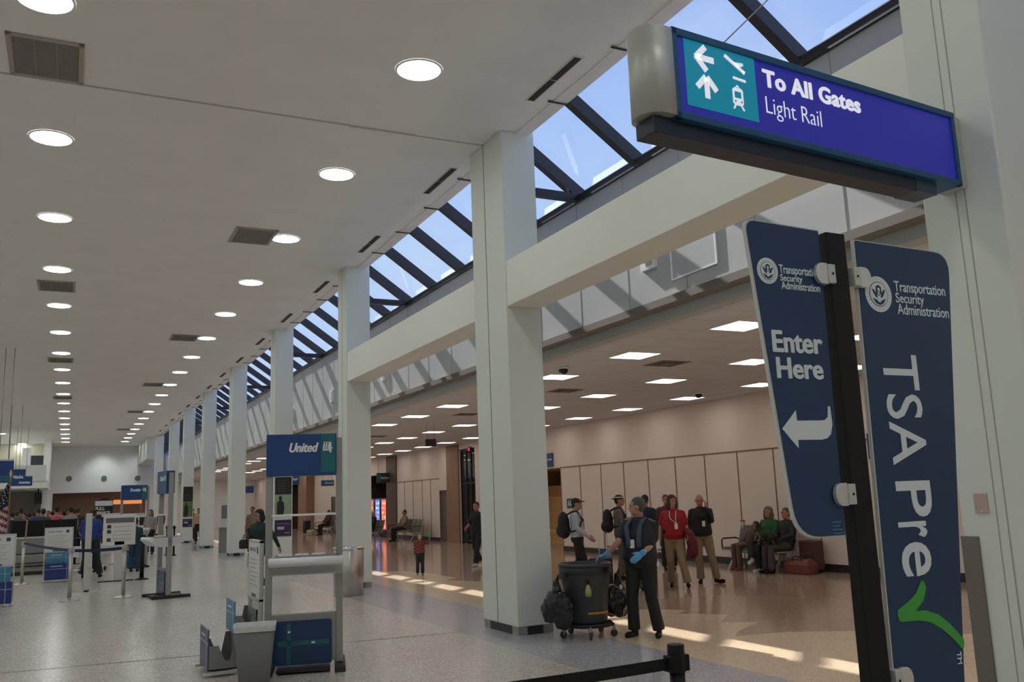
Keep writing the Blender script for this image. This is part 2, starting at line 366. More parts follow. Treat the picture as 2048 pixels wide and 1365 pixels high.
# dark glazed entrance with mullions
b = MB()
for yy in (30.55, 31.0, 31.45, 31.95): b.box(XR + .05, XR + .12, yy - .03, yy + .03, 0, 3.5)
for zz in (.05, 2.2, 3.45): b.box(XR + .05, XR + .12, 30.5, 32.0, zz, zz + .08)
w_ = struct(b.build('door_1', m_dark), 'dark glazed entrance in the seating hall')
p_ = MB().box(XR + .08, XR + .09, 30.5, 32.0, .05, 3.5).build('pane', mat('dark_glass', (20, 20, 24), .05, spec=.8), w_)
for n_, (y0, y1) in ((2, (33.36, 34.12)), (3, (50.1, 51.0))):
    d_ = struct(MB().box(XR + .04, XR + .09, y0 + .04, y1 - .04, 0, 1.98, 0).build('door_%d' % n_, mat('grey_door', (62, 56, 54), .5)))
    MB().box(XR - .01, XR + .1, y0, y0 + .05, 0, 2.03).box(XR - .01, XR + .1, y1 - .05, y1, 0, 2.03).box(XR - .01, XR + .1, y0, y1, 1.98, 2.03).build('door_frame', m_seam, d_)
    MB().ell((XR + .02, y0 + .13, .98), (.03, .03, .03)).build('door_handle', mat('chrome', (190, 190, 192), .2, metal=1.0, k=1), d_)

# colonnade -------------------------------------------------------------
CY = [(3.28, 3.84), (10.17, 11.20), (17.74, 18.40), (25.0, 25.64), (32.42, 33.10), (39.85, 40.55), (47.2, 47.85), (54.4, 55.05), (63.9, 64.7)]
def column(i, y0, y1):
    b = MB().box(XC0, XC1, y0, y1, .10, ZC, 0).box(5.27, XC1, y0 + .002, y1 - .002, ZC, 6.70, 0)
    c = struct(b.build('column', m_white, bevel=.012))
    c['label'] = 'square white column, %s from the viewer along the concourse' % ORD[i]
    p = MB().box(XC0 + .01, XC1 - .01, y0 + .01, y1 - .01, 0, .10, 0)
    ym = (y0 + y1) / 2; xm = (XC0 + XC1) / 2
    p.box(xm - .12, xm + .1, y0 + .006, y0 + .02, 0, .1, 1); p.box(XC0 + .006, XC0 + .02, ym - (y1 - y0) * .32, ym + (y1 - y0) * .3, 0, .1, 1)
    p.build('plinth', [mat('grey_plinth', (100, 96, 92), .4), m_black], c)
    g = MB()
    if i == 1:
        g.box(XC0 - .002, XC0 + .02, 10.735, 10.75, .1, ZC)
    else:
        g.box(XC0 - .002, XC0 + .02, ym - .035, ym - .028, .1, ZC); g.box(XC0 - .002, XC0 + .02, ym + .03, ym + .036, .1, ZC)
    g.build('joint', mat('column_joint', (112, 110, 106) if i != 1 else (84, 80, 74), .8, ) if i != 1 else mat('column_expansion_joint', (70, 66, 60), .8), c)
    return c
cols = [column(i, *q) for i, q in enumerate(CY)]
# low bulkhead that closes the row at the far end
struct(MB().box(4.6, XC1, 66, YE, 5.1, ZC).build('trim_11', m_white))
# grey guard plate on the far edge of the nearest column
g_ = struct(MB().box(XC0 - .012, XC0 - .001, 3.73, 3.85, .02, 1.35).build('trim_24', mat('guard_plate', (.19, .165, .145), .5, raw=True)))
# beams between the nearest columns
for n_, (y0, y1) in enumerate(((3.84, 10.17), (11.20, 17.74))):
    struct(MB().box(XC0 + .015, XC1 - .01, y0, y1, 4.15, 4.76).build('trim_%d' % (12 + n_), m_beam, bevel=.008), 'white beam between the columns below the skylight')

# skylight: one window per bay, sloping from the ceiling edge down to the clerestory wall
GX0, GZ0, GX1, GZ1 = 5.45, 6.68, 6.43, 5.99
gn = Vector((GZ0 - GZ1, 0, GX1 - GX0)).normalized()
m_pane = glass('skylight_glass')
muls = [9.1 + 1.4745 * k_ for k_ in range(-11, 45)]
bays = [-8.0] + [(a + b_) / 2 for a, b_ in CY] + [YE]
for n_ in range(len(bays) - 1):
    y0, y1 = bays[n_], bays[n_ + 1]
    w = struct(MB().box(GX1 - .02, XF + .2, y0, y1, 5.86, 5.95).build('window_%d' % (n_ + 1), m_bronze), 'sloping skylight bay between two columns, %s from the viewer' % ORD[n_])
    hd = MB().bar((GX0, y0, GZ0), (GX0, y1, GZ0), .05, .05).box(5.27, 5.44, y0, y1, ZC + .1, ZC + .25); hd.build('head_rail', m_bronze, w)
    MB().box(GX1 - .03, GX1 + .06, y0, y1, 5.95, 5.962).build('sill_flashing', mat('bright_flashing', (200, 205, 215), .2, metal=.9, k=1), w)
    mu = MB(); tk = MB()
    for ym in muls:
        if y0 < ym <= y1:
            mu.bar((GX0, ym, GZ0), (GX1 + .05, ym, GZ1 - .03), .12, .14, up=tuple(gn)); mu.bar(Vector((GX0, ym, GZ0)) + gn * .09, Vector((GX1 + .05, ym, GZ1 - .03)) + gn * .09, .06, .06, up=tuple(gn))
            tk.box(5.18, 5.46, ym - .012, ym + .012, ZC - .03, ZC - .014)
    mu.build('mullions', m_bronze, w); tk.build('soffit_clips', m_bronze, w)
    o = Vector((0, 0, 0)) + gn * .075
    MB().add([(GX0 + o.x, y0, GZ0 + o.z), (GX1 + .08 + o.x, y0, GZ1 - .055 + o.z), (GX1 + .08 + o.x, y1, GZ1 - .055 + o.z), (GX0 + o.x, y1, GZ0 + o.z)], [(0, 1, 2, 3)]).build('pane', m_pane, w)
    if n_ > 0:
        yc = 10.57 if n_ == 2 else min(muls, key=lambda q: abs(q - bays[n_])) if n_ != 1 else 3.2
        MB().bar((XC1 - .02, yc, 5.93), (XF, yc, 5.93), .11, .11).build('strut', m_bronze, w)
# ================================================================== CEILING THINGS
ORD += ['twenty-first', 'twenty-second', 'twenty-third', 'twenty-fourth', 'twenty-fifth', 'twenty-sixth', 'twenty-seventh', 'twenty-eighth']
g_down = glow('downlight_glow', (.965, 1.0, .975), DOWN_E)
g_trof = glow('troffer_glow', (1.0, .925, .84), TROF_E, .145)
m_ring = mat('downlight_trim', (.85, .85, .86), .35, raw=True)
m_alu = mat('brushed_aluminium', (.70, .71, .71), .34, metal=.6, raw=True, noise=.05, nscale=30)
m_alul = mat('light_aluminium', (.62, .62, .60), .4, metal=.35, raw=True)
m_chrome = mat('polished_chrome', (.78, .78, .80), .12, metal=1.0, raw=True)
m_signw = mat('sign_white', (.85, .87, .88), .5, raw=True)
m_sheet = mat('white_sheet', (.74, .74, .71), .5, raw=True)

def downlight(x, y, label, group):
    t = thing('downlight', label, 'ceiling light', (x, y, ZC), 0, group)
    return t
dl0 = thing('downlight', 'nearest round ceiling downlight in the row running beside the columns', 'ceiling light', (3.41, 8.97, ZC), 0, 'round downlights in the main ceiling')
MB().lathe((0, 0, 0), [(.275, -.001), (.275, -.012), (.25, -.014), (.25, -.001)], 32, cap=False).build('trim_ring', m_ring, dl0)
MB().cyl((0, 0), .252, -.010, -.002, 32).build('lens', g_down, dl0)
for k_ in range(1, 18):
    copy_tree(dl0, (3.41, 8.97 + 3.585 * k_, ZC), label='%s round ceiling downlight, counted from the viewer, in the row beside the columns' % ORD[k_])
for k_ in range(0, 18):
    copy_tree(dl0, (-.43, 8.97 + 3.6 * k_, ZC), label=('%s round ceiling downlight, counted from the viewer, in the left-hand row' % ORD[k_]))
for k_, (px, py) in enumerate(((44, 888), (79, 895), (2, 868))):
    copy_tree(dl0, tuple(fl(px, py, ZC)), label='round downlight at the far left end of the ceiling, %s from the balcony' % ('nearest' if k_ == 1 else 'second' if k_ == 0 else 'third'))
def hidden_lamp(x, y, z, size, energy, colr, shape='DISK'):
    l = bpy.data.lights.new('lamp', 'AREA'); l.shape = shape; l.size = size; l.energy = energy; l.color = colr
    o = bpy.data.objects.new('lamp', l); COL.objects.link(o); o.location = (x, y, z)
for x in (3.41, -.43):
    for k_ in range(-4, 0): hidden_lamp(x, 8.97 + 3.59 * k_, ZC - .02, .5, DOWN_E * PI * .197, (.965, 1.0, .975))
for x in (-4.26, -8.1):
    for k_ in range(-4, 18): hidden_lamp(x, 8.97 + 3.59 * k_, ZC - .02, .5, DOWN_E * PI * .197, (.965, 1.0, .975))

m_slot = mat('air_slot_dark', (30, 27, 24), .7)
sl0 = thing('air_slot', 'nearest dark slot vent in the ceiling edge beside the skylight', 'vent', (4.98, 8.6, ZC), 0, 'slot vents along the ceiling edge')
MB().box(-.065, .065, -.62, .62, -.006, 0).build('frame', mat('slot_frame', (150, 142, 132), .6), sl0)
MB().box(-.045, .045, -.59, -.01, -.010, -.002).box(-.045, .045, .01, .59, -.010, -.002).build('slot', m_slot, sl0)
for k_ in range(1, 15):
    copy_tree(sl0, (4.98, 8.6 + 3.69 * k_, ZC), label='%s dark slot vent, counted from the viewer, along the ceiling edge by the skylight' % ORD[k_])

m_grm = mat('grille_mesh', (92, 89, 84), .7, noise=.3, nscale=60)
def make_grille(label, x, y):
    t = thing('return_air_grille', label, 'vent', (x, y, ZC), 0, 'square return air grilles in the main ceiling')
    fr = MB().box(-.37, .37, -.49, -.44, -.02, 0).box(-.37, .37, .44, .49, -.02, 0).box(-.37, -.32, -.49, .49, -.02, 0).box(.32, .37, -.49, .49, -.02, 0)
    fr.build('frame', mat('grille_frame', (116, 108, 100), .6), t)
    mm = MB().box(-.32, .32, -.44, .44, -.012, -.004, 0)
    for i in range(1, 3): mm.box(-.32 + .2133 * i - .008, -.32 + .2133 * i + .008, -.44, .44, -.016, -.006, 1)
    for i in range(30): mm.box(-.32, .32, -.435 + i * .03, -.425 + i * .03, -.015, -.010, 0)
    mm.build('mesh_panel', [m_grm, mat('grille_rib', (92, 90, 86), .6)], t)
    return t
gr0 = make_grille('large dark square ceiling grille nearest the viewer at upper left', -.44, 10.25)
for k_, (x, y, w_) in enumerate(((2.82, 16.15, 'nearest in the row beside the columns, next to a downlight'), (-.46, 21.3, 'second from the viewer in the left-hand row'), (2.78, 26.95, 'second from the viewer in the row beside the columns'),
                               (-.46, 32.0, 'third from the viewer in the left-hand row'), (2.78, 37.7, 'third from the viewer in the row beside the columns'), (-.46, 42.7, 'fourth from the viewer in the left-hand row'), (2.78, 48.5, 'fourth from the viewer in the row beside the columns'), (2.78, 59.3, 'farthest in the row beside the columns'))):
    copy_tree(gr0, (x, y, ZC), label='dark square ceiling grille, ' + w_)

tr0 = thing('troffer_light', 'first square ceiling panel light of the side hall row nearest the columns', 'ceiling light', (7.65, 6.26, ZR), 0, 'square panel lights in the side hall ceiling')
MB().box(-.30, .30, -.30, -.285, -.012, 0).box(-.30, .30, .285, .30, -.012, 0).box(-.30, -.285, -.30, .30, -.012, 0).box(.285, .30, -.30, .30, -.012, 0).build('frame', m_ring, tr0)
MB().box(-.285, .285, -.285, .285, -.008, -.001).build('diffuser', g_trof, tr0)
for x, y00, nm in ((7.65, 6.26, 'row nearest the columns'), (10.07, 6.36, 'middle row'), (12.52, 6.50, 'row nearest the beige wall')):
    for k_ in range(0, 22):
        if x == 7.65 and k_ == 0: continue
        copy_tree(tr0, (x, y00 + 2.435 * k_, ZR), label='%s square panel light from the viewer, side hall ceiling, %s' % (ORD[k_], nm))
    for k_ in range(1, 6): hidden_lamp(x, y00 - 2.435 * k_, ZR - .02, .58, TROF_E * PI * .336, (1, .925, .84), 'SQUARE')
    for k_ in range(22, 28): hidden_lamp(x, y00 + 2.435 * k_, ZR - .02, .58, TROF_E * PI * .336, (1, .925, .84), 'SQUARE')

for (x, y), lb in (((7.17, 12.5), 'black dome security camera on the tiled ceiling close to the double column'), ((12.08, 15.26), 'black dome security camera on the tiled ceiling close to the beige wall')):
    t = thing('dome_camera', lb, 'security camera', (x, y, ZR))
    MB().cyl((0, 0), .10, -.035, 0, 20).build('mount', m_ring, t)
    MB().ell((0, 0, -.045), (.08, .08, .075)).build('dome', mat('smoked_dome', (12, 12, 13), .1), t)
hg0 = thing('ceiling_diffuser', 'dark square air diffuser on the tiled ceiling between two rows of panel lights', 'vent', (8.7, 11.75, ZR), 0, 'air diffusers in the tiled ceiling')
for s_ in (.29, .2, .11):
    MB().box(-s_, s_, -s_, s_, -.006 - (.29 - s_) * .05, -.004 - (.29 - s_) * .05 + .002).build('vane', mat('diffuser_a', (84, 74, 66), .7) if s_ != .2 else mat('diffuser_b', (60, 52, 46), .7), hg0)
for (x, y), lb in (((8.85, 15.4), 'dark square air diffuser on the tiled ceiling just right of the double column'), ((8.8, 20.3), 'dark square air diffuser on the tiled ceiling between the first and double columns'), ((8.8, 27.6), 'dark square air diffuser far along the tiled ceiling left of the double column')):
    copy_tree(hg0, (x, y, ZR), label=lb)

# small fittings on the clerestory wall
for y, z, lb in ((8.92, 4.62, 'small framed grille on the pale wall below the beam, right of the double column'), (19.6, 4.62, 'small framed grille on the pale wall between first two visible beams'), (24.2, 4.62, 'small framed grille on the pale wall just before the third column'), (29.1, 4.6, 'small framed grille on the sunlit pale wall left of the third column')):
    t = thing('wall_grille', lb, 'vent', (XF, y, z), 0, 'small grilles on the clerestory wall')
    MB().box(-.05, 0, -.15, .15, -.17, .17).build('frame', m_signw, t); MB().box(-.055, -.04, -.11, .03, -.13, .13).build('louvre', mat('louvre_grey', (120, 122, 120), .6), t)
t = thing('access_panel', 'square white access panel on the pale wall under the beam', 'panel', (XF, 8.05, 4.62))
MB().box(-.012, 0, -.42, .42, -.40, .40).build('door', m_frieze, t); MB().box(-.02, 0, -.43, -.40, -.40, .41).box(-.02, 0, .40, .43, -.40, .41).box(-.02, 0, -.43, .43, -.42, -.40).build('frame', m_signw, t)

# wall plate on the nearest column
t = thing('wall_plate', 'pinkish grey blank plate on the nearest column', 'wall plate', (XC0, 3.685, 1.55))
MB().box(-.008, 0, -.045, .045, -.06, .06).build('plate', mat('plate_pink_grey', (128, 112, 106), .5), t); MB().ell((-.009, 0, .045), (.003, .004, .004)).ell((-.009, 0, -.045), (.003, .004, .004)).build('screw', m_chrome, t)

# ================================================================== OVERHEAD SIGN
m_sblue = mat('sign_violet_blue', (.018, .017, .24), .35, raw=True, emit=(34, 34, 140), estr=.55)
m_steal = mat('sign_teal', (.0, .17, .26), .35, raw=True, emit=(8, 128, 152), estr=.55)
m_sframe = mat('sign_frame_blue', (.01, .085, .20), .4, raw=True)
m_sdark = mat('sign_underside', (.012, .022, .04), .4, raw=True)
m_slet = mat('sign_letter_white', (.8, .8, .85), .5, raw=True, emit=(222, 222, 235), estr=.6)
SG = thing('overhead_sign', 'long blue and teal hanging sign pointing to all gates and light rail', 'sign', (2.60, 3.30, 0), math.atan2(.18, 2.33))
MB().box(0, 2.333, .012, .20, 3.508, 3.995).build('box', m_sframe, SG, bevel=.008)
MB().box(0, 2.333, -.012, .02, 3.955, 3.995).box(0, 2.333, -.012, .02, 3.508, 3.545).box(0, .035, -.012, .02, 3.508, 3.995).box(2.30, 2.333, -.012, .02, 3.508, 3.995).build('frame', m_sframe, SG, bevel=.004)
FC = MB().box(.03, 2.31, .002, .014, 3.53, 3.97).build('face', m_sblue, SG)
TP = MB().box(.085, .58, -.001, .004, 3.595, 3.962).build('teal_panel', m_steal, SG)
text('To All Gates', .640, 3.814, .787, .100, m_slet, FC, y=0, bold=.018, fat=.0045, spacing=1.06)
text('Light Rail', .643, 3.632, .435, .125, m_slet, FC, y=0, bold=-.012)
def strokes(segs, w, name, parent, y=-.002, m=None):
    b = MB()
    for (x0, z0), (x1, z1) in segs: b.bar((x0, y, z0), (x1, y, z1), w, .004, up=(0, -1, 0))
    return b.build(name, m or m_slet, parent)
strokes([((.165, 3.872), (.282, 3.872)), ((.158, 3.868), (.228, 3.938)), ((.158, 3.876), (.228, 3.806))], .033, 'arrow', TP)
strokes([((.222, 3.655), (.222, 3.765)), ((.218, 3.772), (.156, 3.706)), ((.226, 3.772), (.288, 3.706))], .033, 'arrow', TP)
b = MB(); yy = -.002
b.bar((.362, yy, 3.925), (.500, yy, 3.853), .020, .004, up=(0, -1, 0)); b.poly([(.42, 3.90), (.49, 3.907), (.493, 3.893), (.45, 3.872)], yy - .002, yy + .002); b.poly([(.478, 3.866), (.505, 3.862), (.492, 3.845)], yy - .002, yy + .002)
b.bar((.412, yy, 3.812), (.502, yy, 3.807), .014, .004, up=(0, -1, 0)); b.build('plane_pictogram', m_slet, TP)
b = MB()
b.poly([(.400, 3.700), (.400, 3.745), (.412, 3.757), (.462, 3.757), (.474, 3.745), (.474, 3.700), (.462, 3.700), (.462, 3.738), (.412, 3.738), (.412, 3.700)], yy - .002, yy + .002)
b.poly([(.400, 3.70), (.474, 3.70), (.474, 3.672), (.462, 3.66), (.412, 3.66), (.400, 3.672)], yy - .002, yy + .002)
b.bar((.416, yy, 3.66), (.402, yy, 3.638), .009, .004, up=(0, -1, 0)); b.bar((.458, yy, 3.66), (.476, yy, 3.636), .009, .004, up=(0, -1, 0)); b.bar((.425, yy, 3.758), (.437, yy, 3.772), .006, .004, up=(0, -1, 0)); b.bar((.449, yy, 3.758), (.437, yy, 3.772), .006, .004, up=(0, -1, 0))
b.build('tram_pictogram', m_slet, TP)
MB().ell((.415, -.005, 3.681), (.006, .002, .006)).ell((.459, -.005, 3.681), (.006, .002, .006)).build('tram_lamps', m_steal, TP)
n = 28; prof = [(-.0 - .165 * math.sin(PI * i / n) ** .55, .10 - .112 * math.cos(PI * i / n)) for i in range(n + 1)]
MB().loft([[(x, y, z) for x, y in prof] for z in (3.52, 3.985)], 0, True).build('end_cap', mat('end_cap_metal', (.52, .53, .50), .45, metal=.35, raw=True), SG)
MB().box(-.12, 1.92, .03, .17, 3.425, 3.51).build('under_channel', m_sdark, SG, bevel=.004)
MB().box(1.92, 2.12, .03, .19, 3.43, 3.51).build('channel_joint', mat('channel_blue', (.035, .07, .11), .4, raw=True), SG)
MB().box(2.333, 2.44, .02, .18, 3.52, 3.99).build('column_bracket', mat('bracket_grey', (.5, .51, .48), .5, raw=True), SG)
MB().tube([(.385, .10, 3.99), (2.43, .09, 5.93)], .004, 6).build('cable', mat('steel_cable', (.45, .43, .46), .4, metal=.6, raw=True), SG)

# ================================================================== TSA BLADE SIGN
m_navy = mat('navy_panel', (.007, .043, .118), .45, raw=True)
m_navyL = mat('navy_panel_left', (.007, .043, .122), .45, raw=True)
m_edge = mat('panel_edge_white', (.62, .63, .60), .5, raw=True)
m_pale = mat('pale_lettering', (.78, .84, .85), .55, raw=True)
m_green = mat('check_green', (.06, .40, .05), .45, raw=True)
m_blk = mat('black_post', (.010, .010, .011), .5, raw=True, spec=.25)
TS = thing('blade_sign', 'tall navy security queue sign with two panels on a black post', 'sign', (2.156, 2.0, 0))
MB().box(-.038, .044, -.020, .024, .02, 2.492).build('post', m_blk, TS, bevel=.004)
MB().box(-.30, .30, -.25, .28, 0, .02).build('base_plate', m_blk, TS, bevel=.006)
def rpoly(pts, rad):
    out = []
    for i, (p, r) in enumerate(zip(pts, rad)):
        p = Vector(p); a = Vector(pts[i - 1]) - p; c = Vector(pts[(i + 1) % len(pts)]) - p
        if r == 0: out.append(tuple(p)); continue
        q0, q1 = p + a.normalized() * r, p + c.normalized() * r
        for k_ in range(7):
            t = k_ / 6; out.append(tuple((1 - t) ** 2 * q0 + 2 * t * (1 - t) * p + t * t * q1))
    return out
LPp = [(-.361, 2.506), (-.056, 2.498), (-.068, 1.545), (-.262, 1.545)]
RPp = [(.095, 2.483), (.550, 2.477), (.36, .95), (.066, .98)]
def panel(pp, rad, nm, m):
    o = MB().poly(rpoly(pp, rad), -.006, .006).build('core', m_edge, TS)
    o.name = nm
    MB().poly(rpoly([(x + (.006 if i in (0, 3) else -.002), z + (-.004 if i < 2 else .004)) for i, (x, z) in enumerate(pp)], rad), -.008, -.0055).build('face', m, o)
    return o
LP = panel(LPp, (.04, 0, 0, .09), 'left_panel', m_navyL)
RP = panel(RPp, (0, .075, .03, 0), 'right_panel', m_navy)
LP['label'] = 'narrow left panel that says where to enter'; RP['label'] = 'wide right panel with tall sideways lettering and a green tick'
def seal(cx, cz, r, parent, y=-.009):
    q = MB(); f = lambda R_, n=36: [(cx + R_ * math.cos(2 * PI * i / n), cz + R_ * math.sin(2 * PI * i / n)) for i in range(n)]
    q.poly(f(r), y, y + .001, 0); q.poly(f(r * .70), y - .0005, y, 1)
    q.poly(f(r * .66), y - .001, y - .0005, 0)
    P = lambda pts: [(cx + r * a, cz + r * c) for a, c in pts]
    q.poly(P([(-.52, .30), (-.33, .22), (-.14, -.05), (-.10, -.30), (-.30, -.12), (-.42, .08)]), y - .0015, y - .001, 1)
    q.poly(P([(.52, .30), (.33, .22), (.14, -.05), (.10, -.30), (.30, -.12), (.42, .08)]), y - .0015, y - .001, 1)
    q.poly(P([(-.20, .42), (.0, .52), (.20, .42), (.22, .05), (.0, -.10), (-.22, .05)]), y - .0015, y - .001, 1)
    q.poly(P([(-.09, .34), (.05, .36), (.11, .22), (.03, .14), (.08, -.02), (-.08, -.02), (-.05, .16)]), y - .002, y - .0015, 0)
    q.poly(P([(-.50, -.22), (-.30, -.50), (0, -.62), (.30, -.50), (.50, -.22), (.28, -.30), (0, -.42), (-.28, -.30)]), y - .0015, y - .001, 1)
    q.poly(P([(-.20, -.22), (0, -.12), (.20, -.22), (.10, -.45), (-.10, -.45)]), y - .002, y - .0015, 0)
    for i in range(26):
        a = 2 * PI * i / 26; q.box(cx + r * .85 * math.cos(a) - r * .025, cx + r * .85 * math.cos(a) + r * .025, y - .0004, y, cz + r * .85 * math.sin(a) - r * .03, cz + r * .85 * math.sin(a) + r * .03, 2)
    return q.build('round_seal', [m_pale, m_navy, mat('seal_letter_grey', (.42, .46, .47), .6, raw=True)], parent)
seal(-.284, 2.346, .041, LP)
text('Transportation', -.238, 2.334, .166, .036, m_pale, LP, y=-.009, bold=.012); text('Security', -.236, 2.312, .090, .028, m_pale, LP, y=-.009, bold=.012); text('Administration', -.234, 2.293, .158, .025, m_pale, LP, y=-.009, bold=.012)
text('Enter', -.289, 2.096, .199, .066, m_pale, LP, y=-.009, bold=.012, fat=.0022); text('Here', -.281, 2.017, .183, .063, m_pale, LP, y=-.009, bold=.012, fat=.0022)
arc = [(-.083, 1.934), (-.080, 1.880), (-.090, 1.850), (-.105, 1.838), (-.128, 1.833)]
MB().poly([(-.282, 1.866), (-.223, 1.921), (-.222, 1.890), (-.130, 1.891), (-.108, 1.893), (-.096, 1.903), (-.091, 1.935)] + arc + [(-.224, 1.833), (-.225, 1.808)], -.010, -.0085).build('turn_arrow', m_pale, LP)
for i, w_ in enumerate((.036, .03, .04, .042)):
    MB().box(-.118, -.118 + w_, -.009, -.0082, 1.586 - i * .011, 1.590 - i * .011).build('small_print', mat('small_print_blue', (.06, .20, .33), .6, raw=True), LP)
seal(.182, 2.305, .060, RP)
text('Transportation', .258, 2.309, .247, .047, m_pale, RP, y=-.009, bold=.008); text('Security', .260, 2.272, .134, .044, m_pale, RP, y=-.009, bold=.008); text('Administration', .262, 2.243, .248, .036, m_pale, RP, y=-.009, bold=.008)
text('TSA', .163, 1.752, .162, .356, m_pale, RP, y=-.009, bold=.006, rot90=True, spacing=1.05)
text('P', .163, 1.588, .156, .113, m_pale, RP, y=-.009, bold=.012, rot90=True)
text('r', .156, 1.525, .126, .050, m_pale, RP, y=-.009, bold=.012, rot90=True)
text('e', .155, 1.408, .131, .104, m_pale, RP, y=-.009, bold=.012, rot90=True)
MB().poly([(.231, 1.396), (.243, 1.388), (.247, 1.370), (.230, 1.335), (.190, 1.306), (.235, 1.305), (.290, 1.287), (.335, 1.256), (.372, 1.222), (.391, 1.203), (.392, 1.192), (.383, 1.171), (.345, 1.208), (.300, 1.242), (.250, 1.268), (.200, 1.278), (.128, 1.280), (.116, 1.284), (.111, 1.300), (.114, 1.316), (.160, 1.335), (.200, 1.358)], -.010, -.0085).build('green_tick', m_green, RP)
text('TM', .352, 1.132, .020, .036, m_pale, RP, y=-.009, bold=.02, rot90=True)
def clamp(x, z, sgn, lb):
    c = thing('clamp', lb, 'clamp'); del c['category']; c.parent = TS; del c['label']
    b = MB().box(min(x, x + sgn * .03), max(x, x + sgn * .03), -.03, .03, z - .031, z + .031, 0); b.build('plate', m_alul, c, bevel=.003)
    p = MB(); pts = [(x, z - .034), (x, z + .034)] + [(x - sgn * (.022 + .026 * math.cos(a)), z + .034 * math.sin(a)) for a in [PI / 2 - PI * i / 10 for i in range(11)]]
    p.poly(pts, -.026, -.010); p.build('jaw', m_alu, c, bevel=.002)
    MB().ell((x + sgn * .017, -.031, z), (.004, .002, .004)).build('screw', m_blk, c)
clamp(-.052, 2.352, 1, 'upper left clamp'); clamp(.090, 2.352, -1, 'upper right clamp'); clamp(-.060, 1.668, 1, 'lower left clamp'); clamp(.085, 1.12, -1, 'lower right clamp')

# ================================================================== BELT POSTS
def belt_post(name, lb, x, y, h, m, rz=0, group=None, thick=.032, base=.17, hd=None, cat='belt post'):
    t = thing(name, lb, cat, (x, y, 0), rz, group)
    MB().lathe((0, 0, 0), [(base, .0), (base, .012), (base * .8, .026), (thick * 1.3, .045), (thick, .06)], 28).build('base', m, t)
    MB().cyl((0, 0), thick, .05, h - .11, 20).build('tube', m, t)
    hm = hd or m
    MB().cyl((0, 0), thick * 1.12, h - .12, h, 20).box(-thick * 1.55, thick * 1.55, -thick * .8, thick * .8, h - .115, h - .045).build('belt_head', hm, t, bevel=.003)
    return t
def belt(name, lb, p0, p1, m, h=.05, sag=.02):
    p0, p1 = Vector(p0), Vector(p1); b = MB(); n = 10; d = (p1 - p0); nrm = Vector((-d.y, d.x, 0)).normalized() * .0015; vs = []
    rings = []
    for i in range(n + 1):
        t_ = i / n; p = p0 + d * t_ - Vector((0, 0, sag * 4 * t_ * (1 - t_)))
        rings.append([p - nrm, p + nrm, p + nrm + Vector((0, 0, h)), p - nrm + Vector((0, 0, h))])
    o = b.loft(rings, 0, False).build(name, m)
    return tag(o, lb, 'belt')
belt_post('belt_post', 'black belt post in front at the bottom edge of the picture', 2.46, 3.40, 1.02, m_blk, 0, thick=.034)
belt_post('belt_post', 'black belt post left of the front one, at the other end of the black belt', .60, 3.46, 1.02, m_blk, 0, thick=.034)
belt('retractable_belt', 'black belt stretched from the front black post along the bottom edge', (.63, 3.46, .915), (2.42, 3.40, .915), m_blk, .05, .012)

